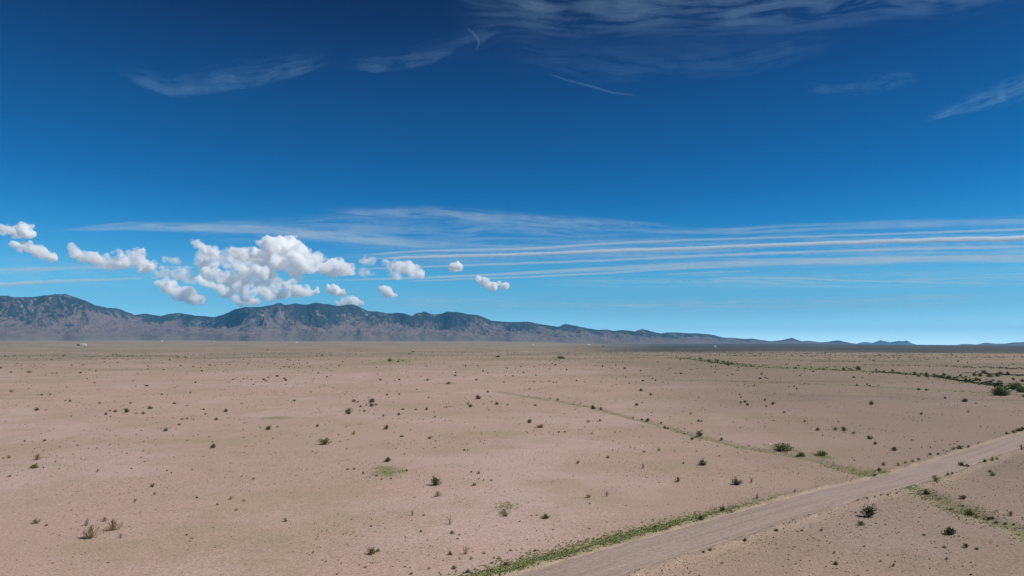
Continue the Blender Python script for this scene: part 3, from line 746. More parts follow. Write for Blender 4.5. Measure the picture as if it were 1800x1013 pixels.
# mid distance
Z6 = 6.0
batch(0, 600, Z6, [(1706, 566, 30, D), (996, 446, 24, D), (918, 400, 22, D), (690, 632, 26, D), (735, 640, 22, O), (1050, 657, 24, D), (1375, 657, 26, D), (1210, 636, 18, D), (395, 566, 14, D), (440, 570, 36, G), (530, 568, 40, O), (310, 334, 60, O), (490, 348, 14, D), (230, 296, 14, D),
    (8, 286, 28, D), (182, 240, 16, D), (545, 199, 24, D), (1010, 320, 22, D), (940, 310, 24, O), (1452, 342, 16, D), (1582, 331, 16, D), (1600, 267, 14, D), (1335, 201, 16, D), (1716, 232, 18, D), (1408, 418, 16, D), (1398, 434, 14, D), (1288, 344, 10, D), (536, 490, 12, D), (1028, 514, 14, D),
    (120, 538, 50, O), (455, 173, 18, D), (675, 158, 22, D), (785, 182, 12, D), (1585, 192, 18, D), (1790, 202, 24, D), (1100, 222, 24, O), (85, 660, 14, O), (170, 680, 20, O), (1190, 150, 26, G), (1230, 148, 24, D), (1268, 158, 18, D), (1300, 145, 12, D), (1395, 157, 16, D), (1425, 160, 12, D), (1130, 168, 18, G), (1500, 135, 10, D), (1534, 132, 14, D)])
batch(300, 600, Z6, [(1305, 636, 32, D), (1478, 538, 26, D), (750, 664, 40, O), (40, 664, 26, D), (175, 684, 14, D), (1214, 458, 20, D), (1340, 459, 14, D), (1313, 430, 10, D), (1492, 452, 16, D), (1620, 466, 20, D), (1425, 440, 16, D), (1690, 366, 14, D), (1556, 340, 28, D), (1690, 318, 22, D), (1648, 294, 20, D),
    (815, 245, 22, D), (105, 265, 28, D), (238, 274, 24, D), (320, 261, 14, D), (412, 259, 30, D), (470, 265, 16, D), (540, 250, 16, D), (625, 251, 22, D), (690, 258, 14, D), (328, 319, 32, D), (560, 322, 18, D), (597, 323, 16, D), (747, 316, 10, D), (1018, 379, 16, D), (1048, 302, 14, D), (960, 277, 20, D), (895, 256, 14, D),
    (1155, 293, 22, D), (1198, 274, 24, D), (1250, 281, 26, D), (1310, 282, 20, D), (1350, 286, 20, D), (1292, 250, 22, D), (1362, 240, 16, D), (1380, 250, 14, D), (1465, 274, 24, D), (1495, 291, 16, D), (1430, 278, 12, D), (1692, 249, 20, D), (1654, 237, 14, D), (1776, 265, 26, D), (1088, 245, 18, D), (1102, 206, 16, D),
    (768, 194, 16, D), (960, 149, 18, D), (675, 145, 18, D), (1228, 250, 12, D), (1595, 160, 30, D), (1540, 158, 22, D), (1450, 158, 18, D), (78, 174, 32, D), (155, 174, 28, D), (355, 174, 18, D), (1020, 97, 26, D), (850, 412, 30, O), (210, 550, 36, O), (600, 434, 16, D)])
batch(600, 600, Z6, [(410, 415, 44, G), (1422, 415, 36, D), (1130, 450, 64, L), (1440, 610, 64, G, 'rounded grey green bush on the plain before the thin upper drainage line'), (1545, 542, 40, D), (135, 640, 44, D), (322, 645, 72, G), (175, 648, 24, D), (285, 602, 26, D), (482, 572, 38, D), (503, 597, 20, D), (610, 566, 36, D), (550, 648, 18, D), (920, 598, 24, D), (960, 610, 14, O),
    (796, 514, 24, D), (840, 374, 20, D), (970, 455, 16, D), (910, 418, 60, O), (372, 283, 20, D), (1146, 275, 18, D), (1310, 266, 30, D), (1290, 250, 16, D), (1495, 322, 28, D), (1530, 310, 14, D), (1600, 325, 14, D), (1755, 290, 28, D), (1722, 326, 20, D), (1422, 340, 18, O), (1650, 168, 52, L), (720, 138, 40, L), (758, 116, 34, L),
    (1570, 588, 22, D), (1586, 642, 26, D), (1640, 668, 34, D), (1755, 676, 24, D), (1502, 666, 22, D), (1338, 666, 28, D), (1365, 695, 46, D), (820, 660, 14, D), (612, 606, 20, R_), (1632, 412, 16, D), (1794, 420, 16, D), (1105, 702, 20, D), (1172, 695, 14, D), (220, 223, 20, D), (115, 226, 16, D), (15, 222, 28, D), (300, 208, 18, D),
    (510, 212, 70, G), (600, 222, 40, D), (650, 214, 26, D), (690, 228, 16, D), (720, 222, 16, D), (900, 268, 24, D), (945, 264, 20, D), (980, 265, 16, D), (875, 262, 12, D), (718, 252, 16, D), (704, 272, 14, D), (1082, 230, 16, D), (945, 222, 16, D), (1390, 242, 18, D), (86, 163, 16, D), (60, 540, 20, D), (38, 560, 16, D)])
batch(900, 600, Z6, [(1188, 292, 40, D), (1360, 527, 50, D), (1465, 570, 44, D), (1512, 420, 28, D), (1592, 438, 22, D), (1236, 448, 26, D), (1096, 462, 20, D), (1054, 472, 20, D), (1034, 354, 16, D), (1058, 384, 16, D), (758, 433, 14, D), (186, 508, 30, D), (134, 519, 16, D), (440, 440, 22, D), (468, 438, 22, D), (302, 432, 20, D), (326, 437, 16, D),
    (235, 443, 20, D), (250, 430, 12, D), (384, 424, 18, D), (404, 424, 14, D), (122, 334, 34, D), (60, 328, 16, D), (82, 344, 12, D), (38, 290, 22, D), (248, 298, 16, D), (285, 300, 16, D), (398, 300, 26, D), (514, 304, 16, D), (576, 308, 28, D), (624, 326, 12, D), (1668, 291, 26, D), (1052, 294, 18, D), (1030, 280, 14, D), (515, 184, 90, L), (245, 682, 30, D), (176, 576, 20, D), (405, 610, 24, D), (484, 626, 34, D), (412, 574, 14, D),
    (292, 606, 14, D), (720, 662, 18, D), (1370, 652, 16, D), (507, 404, 16, D), (1648, 458, 12, D), (1732, 170, 26, D), (1776, 200, 26, D), (1540, 220, 24, D), (1192, 114, 14, D), (1450, 374, 20, O), (960, 58, 30, D, 'low dark clump at the far edge of the plain under the mountains'), (1246, 176, 16, D), (1050, 184, 14, D), (770, 198, 14, D)])
batch(1200, 600, Z6, [(90, 304, 16, D), (358, 300, 18, D), (340, 332, 24, D), (525, 358, 24, D), (470, 369, 16, D), (520, 396, 12, O), (832, 352, 32, D), (1176, 324, 16, D), (1118, 482, 30, O), (1180, 482, 28, D), (1206, 508, 26, D), (1246, 460, 18, D), (1286, 448, 18, D), (1274, 462, 16, D), (1324, 456, 18, D), (756, 468, 22, D), (692, 482, 26, O), (516, 540, 16, D),
    (601, 566, 26, D), (612, 596, 28, D), (612, 654, 30, D), (868, 626, 28, D), (972, 554, 18, D), (1656, 530, 14, O), (168, 605, 34, T), (760, 272, 22, D), (798, 276, 24, D), (880, 278, 34, D), (668, 270, 22, D), (970, 284, 34, D), (1050, 286, 34, D), (1130, 288, 40, D), (1210, 292, 46, D), (1300, 296, 50, D), (1390, 296, 50, D), (1480, 300, 54, D), (1570, 302, 54, D), (1660, 304, 54, D), (1750, 308, 50, D),
    (60, 188, 34, D), (120, 190, 40, D), (185, 192, 34, D), (250, 205, 44, D), (310, 212, 44, D), (370, 218, 46, G), (430, 226, 50, G), (480, 240, 50, G), (520, 246, 46, G), (450, 256, 50, D), (1110, 244, 18, D), (1350, 244, 18, D), (932, 222, 12, D), (1368, 166, 16, D), (1505, 130, 28, D), (200, 388, 16, O), (160, 388, 16, O), (1000, 436, 16, O), (1035, 438, 20, O), (40, 186, 22, D)])
batch(1500, 600, Z6, [(30, 314, 52, D), (110, 318, 50, D), (190, 318, 48, D), (260, 322, 48, D), (370, 330, 44, D), (430, 334, 44, D), (480, 342, 48, D), (380, 354, 36, D), (494, 360, 32, D), (578, 346, 44, D), (648, 346, 50, D, 'tallest dark shrub in the middle of the long green wash'), (548, 358, 24, D), (790, 350, 30, D), (825, 346, 28, D), (910, 350, 44, D), (960, 360, 40, D), (1060, 366, 36, D),
    (1060, 402, 36, D), (1085, 414, 44, D), (1130, 402, 24, D), (1175, 406, 32, D), (1205, 420, 40, D), (1240, 408, 40, D), (1250, 426, 50, D), (1320, 420, 40, D), (1370, 434, 50, D), (1410, 416, 40, D), (1430, 442, 44, D), (1520, 438, 44, D), (1520, 404, 36, D), (1560, 454, 60, D), (1630, 460, 60, D), (1670, 414, 30, D), (1670, 462, 40, D),
    (1380, 340, 60, G), (1280, 366, 50, D), (1340, 372, 60, G), (1440, 378, 70, G), (1520, 374, 60, G), (1550, 352, 60, D), (1630, 356, 50, D), (1740, 430, 70, D), (870, 378, 60, L), (930, 382, 60, L), (1000, 388, 60, L), (780, 380, 40, L), (690, 374, 40, L),
    (1548, 572, 150, 'mesquite', 'big rounded leafy mesquite bush at the end of the faint track'), (1715, 512, 125, 'mesquite', 'big spreading mesquite bush at the wash, behind another mesquite'), (1780, 540, 90, 'mesquite', 'lower dark mesquite bush overlapping a bigger one in the wash'), (1680, 576, 30, D), (1740, 576, 50, D), (1790, 580, 40, D),
    (968, 606, 34, D), (1180, 640, 56, D), (690, 517, 38, D), (770, 520, 40, L), (190, 668, 56, T), (38, 472, 34, D), (145, 462, 26, D), (268, 472, 18, D), (544, 429, 20, D), (1134, 500, 12, D), (1138, 526, 18, D), (376, 444, 14, D), (410, 444, 12, D), (440, 445, 12, D), (405, 234, 18, D), (1688, 248, 24, D), (212, 210, 40, O), (738, 608, 16, O), (1290, 660, 20, D), (1305, 658, 14, D), (1395, 690, 16, D), (950, 572, 12, D),
    (1640, 262, 16, D), (1105, 218, 28, D), (1040, 152, 34, O), (1250, 130, 14, D)])
finish_plants()

# ------------------------------------------------------------------ loose cover nobody could count
def rand_ground(n, r0, r1, seed, az0=-41, az1=41, power=1.0):
    g = np.random.default_rng(seed)
    r = np.sqrt(g.uniform(r0 ** 2, r1 ** 2, n)) if power == 1.0 else r0 * (r1 / r0) ** g.random(n)
    a = np.radians(g.uniform(az0, az1, n))
    return r * np.sin(a), r * np.cos(a), g

def tuft_template(nb, seed, upright=.8, width=.16):
    g = np.random.default_rng(seed)
    V = []
    for b in range(nb):
        a = g.uniform(0, 2 * np.pi); lean = g.uniform(.1, 1.0) * (1.3 - upright); L = g.uniform(.6, 1.0)
        base = np.array([np.cos(a), np.sin(a), 0]) * g.uniform(0, .22)
        tip = base + np.array([np.cos(a) * lean, np.sin(a) * lean, np.sqrt(max(.05, 1 - lean ** 2)) * upright]) * L
        s = np.array([-np.sin(a), np.cos(a), 0]) * width
        V += [base - s, base + s, tip]
    return np.array(V)

def build_tufts(name, label, x, y, size, tone, mat, nb=8, seed=1, upright=.8, width=.16, hscale=1.0, kind='stuff'):
    n = len(x); g = np.random.default_rng(seed)
    temps = [tuft_template(nb, seed + k, upright, width) for k in range(6)]
    z = ground_z(x, y)
    th = g.uniform(0, 2 * np.pi, n); pick = g.integers(0, 6, n)
    T = np.array(temps)[pick]                                   # n, 3nb, 3
    c, s = np.cos(th)[:, None], np.sin(th)[:, None]
    VX = (T[..., 0] * c - T[..., 1] * s) * size[:, None] + x[:, None]
    VY = (T[..., 0] * s + T[..., 1] * c) * size[:, None] + y[:, None]
    VZ = T[..., 2] * size[:, None] * hscale + z[:, None] - .01
    V = np.stack([VX, VY, VZ], -1).reshape(-1, 3)
    F = np.arange(len(V)).reshape(-1, 3)
    o = link_mesh(name, V, F, mat, attrs={'tone': np.repeat(tone, 3 * nb)})
    return tag(o, label, None, None, kind)

def tone_material(name, a, b, c):
    M = Nodes(name); t = M.attr('tone')
    k = M.mix(M.ramp(t, 0, .5), a, b); k = M.mix(M.ramp(t, .5, 1), k, c)
    M.color(k); M.b.inputs['Roughness'].default_value = .8
    return M.m
WEED = tone_material('weed_blades', (.085, .078, .035), (.165, .140, .065), (.300, .220, .115))
GRASS = tone_material('grass_blades', (.165, .215, .070), (.260, .285, .110), (.370, .325, .170))
SCRUB = tone_material('scrub_blades', (.045, .052, .026), (.070, .072, .035), (.105, .095, .048))

def keep_off_road(x, y, extra=.2):
    d, s = poly_dist(x, y, ROAD_C)
    return d > HALF_W + extra

# small weeds over the near plain, in loose patches
xs, ys, ss, ts = [], [], [], []
for n, r0, r1, s0, s1, sd_ in ((19000, 40, 135, .05, .20, 1), (12000, 120, 330, .12, .42, 2), (9000, 320, 1100, .28, .85, 3)):
    x, y, g = rand_ground(n, r0, r1, 500 + sd_)
    p = fbm(x / 22, y / 22, 81, 3) + .6 * fbm(x / 5, y / 5, 82, 2)
    m = (g.random(n) < sstep(-.35, .55, p)) & keep_off_road(x, y)
    x, y = x[m], y[m]
    xs.append(x); ys.append(y); ss.append(s0 * (s1 / s0) ** g.random(len(x))); ts.append(g.random(len(x)))
build_tufts('weeds', 'small dry and green weeds strewn over the bare plain', np.concatenate(xs), np.concatenate(ys), np.concatenate(ss), np.concatenate(ts), WEED, 9, 11, .75, .20)

# grass verge on the plain's side of the road, and weeds along the drains and in the wash
def along(P, n, seed, spread, r_lim=None, off=0.0):
    g = np.random.default_rng(seed); q = resample(P, 400)
    T = np.gradient(q, axis=0); T /= np.hypot(T[:, 0], T[:, 1])[:, None]
    k = g.integers(0, 400, n); u = off + g.normal(0, spread, n)
    x = q[k, 0] - T[k, 1] * u + g.normal(0, .4, n); y = q[k, 1] + T[k, 0] * u + g.normal(0, .4, n)
    return x, y, g
VX, VY, VS, VT = [], [], [], []
seg = [tuple(p) for p in ROAD if 40 < math.hypot(*p) < 125 and p[1] > 30]
x, y, g = along(seg, 15000, 5, .95, off=HALF_W + 1.55)
r = np.hypot(x, y)
lush = sstep(100, 66, r)
m = (g.random(len(x)) < .10 + .90 * lush * sstep(-.30, .25, fbm(x / 2.2, y / 2.2, 55, 3) + .30 * lush)) & keep_off_road(x, y, .25)
VX.append(x[m]); VY.append(y[m]); VS.append(g.uniform(.08, .27, m.sum()) * (.5 + .6 * lush[m])); VT.append(np.clip(g.normal(.35, .25, m.sum()) + .35 * (1 - lush[m]), 0, 1))
x, y, g = along(seg, 1500, 6, .9, off=-(HALF_W + 1.2)); m = keep_off_road(x, y, .2) & (g.random(len(x)) < .6)
VX.append(x[m]); VY.append(y[m]); VS.append(g.uniform(.06, .2, m.sum())); VT.append(g.uniform(.4, 1, m.sum()))
for P, n, sp, s0, s1, sd_ in ((DRAIN_A, 1900, 1.1, .12, .34, 7), (DRAIN_B, 1500, 1.6, .10, .30, 8), (WASH, 2600, 7, .5, 1.3, 9), (TRACK, 800, 2.2, .3, .7, 10)):
    x, y, g = along(P, n, sd_, sp)
    m = keep_off_road(x, y, .3) & (g.random(len(x)) < sstep(-.4, .3, fbm(x / 6, y / 6, 57, 3)))
    VX.append(x[m]); VY.append(y[m]); VS.append(g.uniform(s0, s1, m.sum())); VT.append(np.clip(g.normal(.5, .28, m.sum()), 0, 1))
for px, py, hw, hh, st in PATCH:
    if st < .45 or py < 700: continue
    cx, cy = flat_hit(px, py); ex, _ = flat_hit(px + hw, py); _, ty = flat_hit(px, py - hh); _, by = flat_hit(px, py + hh)
    n = int(330 * st); g = np.random.default_rng(int(px))
    x = cx + g.normal(0, .5, n) * abs(ex - cx); y = cy + g.normal(0, .5, n) * (ty - by) / 2
    m = keep_off_road(x, y, .2)
    VX.append(x[m]); VY.append(y[m]); VS.append(g.uniform(.06, .20, m.sum())); VT.append(g.uniform(.15, .8, m.sum()))
build_tufts('grass', 'green grass and weeds along the road verge, the drains and the wash', np.concatenate(VX), np.concatenate(VY), np.concatenate(VS), np.concatenate(VT), GRASS, 10, 31, .55, .16)

# scrub too far out and too dense to count
xs, ys, ss, ts = [], [], [], []
x, y, g = rand_ground(9000, 330, 1900, 61); p = fbm(x / 160, y / 160, 83, 3); m = g.random(len(x)) < sstep(-.10, .55, p + .5 * fbm(x / 45, y / 45, 86, 2))
xs.append(x[m]); ys.append(y[m]); ss.append(.55 * (1.9 / .55) ** g.random(m.sum())); ts.append(g.random(m.sum()))
x, y, g = rand_ground(14000, 1200, 9000, 62, power=2.0); w = .25 + .75 * sstep(2, 12, np.degrees(np.arctan2(x, y)))
p = fbm(x / 700, y / 700, 84, 3); m = g.random(len(x)) < w * sstep(-.3, .3, p)
xs.append(x[m]); ys.append(y[m]); ss.append(g.uniform(1.0, 2.4, m.sum())); ts.append(g.random(m.sum()))
for P, n, sp, s0, s1, sd_ in ((WASH[4:], 1500, 4.0, .5, 1.5, 91), (WASH[:4], 500, 8.0, .6, 1.6, 92)) + tuple(
        ([flat_hit(*p) for p in L_], n_, sp_, .5, 1.3, 93 + k_) for k_, (L_, n_, sp_) in enumerate((
            (((1405, 635.5), (1460, 636), (1520, 636.5)), 260, 6), (((1500, 641.5), (1600, 643), (1700, 645), (1830, 648)), 420, 6), (((1690, 646), (1760, 648), (1850, 651)), 300, 5),
            (((1700, 656), (1760, 658.5), (1850, 663)), 420, 4), (((1380, 628), (1500, 628.5), (1640, 630)), 300, 12), (((1080, 624), (1160, 626), (1230, 628)), 300, 10), (((940, 613.5), (1020, 615)), 160, 14)))):
    x, y, g = along(P, n, sd_, sp)
    m = g.random(len(x)) < sstep(-.35, .35, fbm(x / 16, y / 16, 58, 3))
    xs.append(x[m]); ys.append(y[m]); ss.append(g.uniform(s0, s1, m.sum())); ts.append(g.random(m.sum()))
build_tufts('distant_scrub', 'dark scrub dotted over the far plain below the mountains', np.concatenate(xs), np.concatenate(ys), np.concatenate(ss), np.concatenate(ts), SCRUB, 12, 41, .62, .34)

# gravel
def build_gravel():
    x, y, g = rand_ground(26000, 42, 115, 71)
    d, s = poly_dist(x, y, ROAD_C)
    w = .25 + .55 * (s < 0) + .5 * np.exp(-((d - HALF_W - .8) / .9) ** 2)
    m = (g.random(len(x)) < w * sstep(-.5, .4, fbm(x / 9, y / 9, 85, 3))) & (d > HALF_W - .4)
    x, y = x[m], y[m]; n = len(x); z = ground_z(x, y)
    sz = .018 * (.11 / .018) ** (g.random(n) ** 1.8)
    oct_ = np.array([(1, 0, 0), (0, 1, 0), (-1, 0, 0), (0, -1, 0), (0, 0, .8), (0, 0, -.5)], float)
    V = oct_[None] * g.uniform(.6, 1.35, (n, 6, 1)) * sz[:, None, None]
    th = g.uniform(0, 6.28, n); c, s_ = np.cos(th)[:, None], np.sin(th)[:, None]
    V = np.stack([V[..., 0] * c - V[..., 1] * s_ + x[:, None], V[..., 0] * s_ + V[..., 1] * c + y[:, None], V[..., 2] + z[:, None] + sz[:, None] * .2], -1).reshape(-1, 3)
    f = np.array([(0, 1, 4), (1, 2, 4), (2, 3, 4), (3, 0, 4), (1, 0, 5), (2, 1, 5), (3, 2, 5), (0, 3, 5)])
    F = (f[None] + 6 * np.arange(n)[:, None, None]).reshape(-1, 3)
    tone = np.repeat(g.random(n) ** .7, 6)
    tag(link_mesh('gravel', V, F, tone_material('stone_chips', (.16, .115, .085), (.32, .24, .19), (.58, .52, .46)), attrs={'tone': tone}), 'loose brown and pale stones strewn beside the dirt road', None, None, 'stuff')
build_gravel()

# pale stones big enough to point at
_st = Nodes('pale_rock'); _st.color(_st.mix(_st.noise(.2, 3), (.52, .46, .40), (.70, .64, .58))); PALE = _st.m
def stone_mesh(seed):
    rg = random.Random(seed); import bmesh
    bm = bmesh.new(); bmesh.ops.create_icosphere(bm, subdivisions=1, radius=.5)
    for v in bm.verts:
        v.co *= rg.uniform(.75, 1.2); v.co.z *= .62
        if v.co.z < -.12: v.co.z = -.12
    me = bpy.data.meshes.new('rock'); bm.to_mesh(me); bm.free(); me.materials.append(PALE); return me
ROCKS = [stone_mesh(k) for k in range(4)]
for px, py, w in ((1121, 1011, 5), (1189, 988, 4), (1186, 991, 3), (1162, 906, 3), (1176, 917, 3), (1068, 920, 3), (1099, 919, 4), (1131, 914, 3), (971, 951, 3), (842, 1000, 3), (1250, 979, 3), (1128, 784, 4), (1115, 737, 4), (1327, 757, 3), (1354, 781, 4), (1628, 982, 3), (1452, 854, 3), (1694, 993, 3), (1070, 925, 2.5), (1012, 888, 2.5)):
    x, y, z = hit(px, py); s = w * math.hypot(x, y) / FPX
    o = link_obj('stone', ROCKS[rnd.randrange(4)]); o.location = (x, y, z + .05 * s); o.scale = (s * 1.2, s, s); o.rotation_euler = (0, 0, rnd.uniform(0, 6.28))
    d = float(poly_dist(np.array([x]), np.array([y]), ROAD_C)[0][0])
    tag(o, 'pale stone lying near the edge of the dirt road' if d < 14 else 'pale stone lying out on the plain by the drainage line', 'stone', 'pale stones')

# ------------------------------------------------------------------ far ranch buildings
def plain_mat(name, c, rough=.7):
    M = Nodes(name); M.color(M.mix(M.ramp(M.noise(1.6, 3), .35, .65), c, tuple(v * .86 for v in c))); M.b.inputs['Roughness'].default_value = rough
    return M.m
WALLM = plain_mat('white_siding', (.80, .79, .76)); ROOFM = plain_mat('pale_metal_roof', (.72, .72, .71), .5); DARKM = plain_mat('brown_boards', (.055, .045, .040)); PANEM = plain_mat('dark_glass', (.03, .035, .04), .1); DOORM = plain_mat('brown_door', (.16, .10, .07)); DROOF = plain_mat('rusty_roof', (.10, .06, .045), .6)
def boxm(mb, x0, x1, y0, y1, z0, z1):
    n = len(mb.v); mb.v += [(x, y, z) for z in (z0, z1) for y in (y0, y1) for x in (x0, x1)]
    mb.f += [tuple(n + i for i in f) for f in ((0, 2, 3, 1), (4, 5, 7, 6), (0, 1, 5, 4), (2, 6, 7, 3), (0, 4, 6, 2), (1, 3, 7, 5))]
def house(name, label, cat, px, py, length, depth, h, wall, roof, rot=0.0):
    x, y, z = hit(px, py)
    e = link_obj(name, None); e.location = (x, y, z); e.rotation_euler = (0, 0, rot)
    tag(e, label, cat, 'far buildings on the plain')
    a, b = length / 2, depth / 2; rh = depth * .28
    m = MB(); n = 0
    m.v = [(-a, -b, -.6), (a, -b, -.6), (a, b, -.6), (-a, b, -.6), (-a, -b, h), (a, -b, h), (a, b, h), (-a, b, h), (-a, 0, h + rh), (a, 0, h + rh)]
    m.f = [(0, 1, 5, 4), (1, 2, 6, 9, 5), (2, 3, 7, 6), (3, 0, 4, 8, 7)]
    link_obj('wall', m.mesh('house_wall', wall), e)
    m = MB(); o_ = .5; k = rh / b
    zt = h + rh + .06; ze = h - o_ * k + .06
    m.v = [(-a - o_, -b - o_, ze), (a + o_, -b - o_, ze), (a + o_, 0, zt), (-a - o_, 0, zt), (a + o_, b + o_, ze), (-a - o_, b + o_, ze)]
    m.v += [(p[0], p[1], p[2] + .16) for p in m.v]
    m.f = [(0, 3, 2, 1), (3, 5, 4, 2), (6, 7, 8, 9), (9, 8, 10, 11), (0, 1, 7, 6), (5, 11, 10, 4), (1, 2, 8, 7), (2, 4, 10, 8), (0, 6, 9, 3), (3, 9, 11, 5)]
    link_obj('roof', m.mesh('house_roof', roof), e)
    m = MB(); boxm(m, -.5, .5, -b - .06, -b + .02, 0, 2.1); link_obj('door', m.mesh('house_door', DOORM), e)
    for q in (-.32, .32):
        m = MB(); boxm(m, q * length - .7, q * length + .7, -b - .05, -b + .02, 1.0, 2.1); link_obj('window', m.mesh('house_window', PANEM), e)
house('ranch_house', 'white gabled ranch house with a dark shed beside it', 'house', 146, 607.6, 31, 9, 6.5, WALLM, ROOFM, .05)
house('shed', 'low dark shed beside the white ranch house', 'shed', 138.5, 607.6, 18, 8, 4.5, DARKM, DROOF, -.08)
house('ranch_house', 'small white house alone at the foot of the highest peaks', 'house', 522, 603.3, 13, 10, 6.5, WALLM, ROOFM, .3)
house('ranch_house', 'tiny white house at the foot of the long low ridge', 'house', 937, 607.8, 11, 9, 6, WALLM, ROOFM, -.2)
house('ranch_house', 'bright white house nearest the dark scrub band', 'house', 1257, 610.8, 11, 9, 7, WALLM, ROOFM, .1)
house('ranch_house', 'white house under the dip between two mountains', 'house', 285, 600.8, 16, 10, 6, WALLM, ROOFM, .4)
house('ranch_house', 'small pale house between the dip and the highest peaks', 'house', 376, 601, 13, 9, 5, WALLM, ROOFM, -.3)
house('barn', 'wide pale barn far out below the low ridge', 'barn', 1035, 606.8, 24, 10, 4, WALLM, ROOFM, .1)

# ------------------------------------------------------------------ cumulus clouds over the range
def cloud_material(name, density, rough_noise=None, lo=.42, hi=.68, gain=2.0, step=.25, tintc=(1.0, 1.0, 1.0)):
    m = bpy.data.materials.new(name); m.use_nodes = True
    t = m.node_tree; t.nodes.remove(t.nodes['Principled BSDF'])
    p = t.nodes.new('ShaderNodeVolumeScatter')
    p.inputs['Color'].default_value = (*tintc, 1); p.inputs['Density'].default_value = density; p.inputs['Anisotropy'].default_value = 0.0
    if rough_noise:
        c = t.nodes.new('ShaderNodeTexCoord'); mp = t.nodes.new('ShaderNodeMapping'); mp.inputs['Scale'].default_value = (1 / rough_noise,) * 3
        n = t.nodes.new('ShaderNodeTexNoise'); n.inputs['Detail'].default_value = 6; n.inputs['Scale'].default_value = 1; n.inputs['Roughness'].default_value = .62
        r = t.nodes.new('ShaderNodeMapRange'); r.inputs[1].default_value = lo; r.inputs[2].default_value = hi; r.inputs[3].default_value = 0; r.inputs[4].default_value = density * gain
        m.cycles.volume_step_rate = step
        t.links.new(c.outputs['Object'], mp.inputs[0]); t.links.new(mp.outputs[0], n.inputs['Vector']); t.links.new(n.outputs['Fac'], r.inputs[0]); t.links.new(r.outputs[0], p.inputs['Density'])
    t.links.new(p.outputs[0], t.nodes['Material Output'].inputs['Volume'])
    return m
CLOUD = cloud_material('cloud_droplets', .016, 560, .40, .61, 1.0, .12)
CLOUD_SMALL = cloud_material('small_cloud_droplets', .020, 300, .30, .54, 1.0, .2)
CLOUD_THIN = cloud_material('thin_cloud_droplets', .0035, 260)

from mathutils import noise as mnoise
import bmesh
def cumulus(label, puffs, ox, oy, sc, dist=24500, seed=1, mat=None, vox=36, name='cumulus_cloud', rough=1.0):
    rg = random.Random(seed)
    bm = bmesh.new()
    def ball(c, r, sub=2):
        mtx = Matrix.Translation(c) @ Matrix.Diagonal((r * 1.08, r, r * .80, 1))
        bmesh.ops.create_icosphere(bm, subdivisions=sub, radius=1.0, matrix=mtx)
    for zx, zy, zr in puffs:
        d = ray(ox + zx / sc, oy + zy / sc)
        k = (dist + rg.uniform(-500, 500)) / d[1]
        c = Vector((d[0] * k, d[1] * k, CAM_H + d[2] * k)); r = zr / sc * k / FPX
        ball(c, r * 1.16)
        for _ in range(7):                    # smaller heads on each puff
            a = rg.uniform(0, 6.283); e = rg.uniform(-.35, 1.0)
            v = Vector((math.cos(a) * math.sqrt(1 - e * e), math.sin(a) * math.sqrt(1 - e * e), e))
            ball(c + v * r * rg.uniform(.75, 1.08), r * rg.uniform(.22, .42), 1)
    me = bpy.data.meshes.new(name); bm.to_mesh(me); bm.free()
    o = link_obj(name, me)
    md = o.modifiers.new('r', 'REMESH'); md.mode = 'VOXEL'; md.voxel_size = vox
    dg = bpy.context.evaluated_depsgraph_get(); dg.update()
    m2 = bpy.data.meshes.new_from_object(o.evaluated_get(dg))
    o.modifiers.clear(); o.data = m2; m2.name = name
    n = len(m2.vertices); co = np.empty(n * 3, np.float32); no = np.empty(n * 3, np.float32)
    m2.vertices.foreach_get('co', co); m2.vertices.foreach_get('normal', no)
    co = co.reshape(-1, 3); no = no.reshape(-1, 3)
    dsp = np.array([mnoise.fractal(Vector(p) / 300.0, .75, 2.1, 4) for p in co]) * 150 * rough
    co = co + no * np.clip(dsp, -170, 170)[:, None]
    co[:, 2] = np.maximum(co[:, 2], 1275)
    cen = np.array([co[:, 0].mean(), co[:, 1].mean(), co[:, 2].min()])
    m2.vertices.foreach_set('co', (co - cen).astype(np.float32).ravel()); m2.update()
    o.location = cen
    m2.materials.clear(); m2.materials.append(mat or (CLOUD if vox > 33 else CLOUD_SMALL))
    return tag(o, label, 'cloud', 'cumulus clouds over the mountains')

cumulus('largest billowing white cumulus cloud with a domed top over the highest peaks', [(900, 200, 80), (960, 225, 105), (1050, 205, 88), (1120, 250, 76), (1000, 310, 86), (900, 280, 80), (1180, 285, 46), (1080, 330, 78), (785, 195, 38), (1150, 350, 66),
        (1250, 360, 72), (1350, 395, 56), (1450, 380, 66), (1530, 410, 62), (1575, 432, 36), (1430, 450, 50), (940, 360, 70), (850, 370, 50), (1040, 400, 60), (1200, 420, 50)], 300, 390, 5, 25200, 1)
cumulus('ragged white cloud streaming from the largest cumulus, torn upper edge', [(205, 172, 30), (255, 205, 36), (310, 245, 40), (375, 262, 40), (520, 240, 38), (600, 255, 46), (670, 275, 46), (740, 280, 46), (560, 300, 40), (640, 320, 46), (720, 340, 40)], 300, 390, 5, 25600, 2, rough=1.2)
cumulus('long sloping white cloud bank under the ragged cloud', [(225, 335, 34), (285, 368, 38), (360, 385, 40), (480, 370, 46), (560, 388, 40), (640, 408, 44), (720, 428, 50), (800, 452, 50), (880, 465, 40), (460, 480, 40), (400, 440, 46), (320, 440, 40)], 300, 390, 5, 24800, 3, rough=1.2)
cumulus('low broad white cloud bank resting on the highest ridge', [(255, 535, 40), (335, 565, 42), (420, 592, 40), (510, 622, 46), (600, 590, 54), (700, 600, 64), (785, 595, 56), (850, 630, 56), (650, 665, 46), (560, 690, 36), (650, 712, 34), (750, 712, 36), (960, 565, 52), (1040, 550, 46), (1065, 620, 58),
        (1150, 605, 54), (1215, 625, 46), (1285, 612, 28), (1000, 655, 46), (900, 600, 40)], 300, 390, 5, 24000, 4)
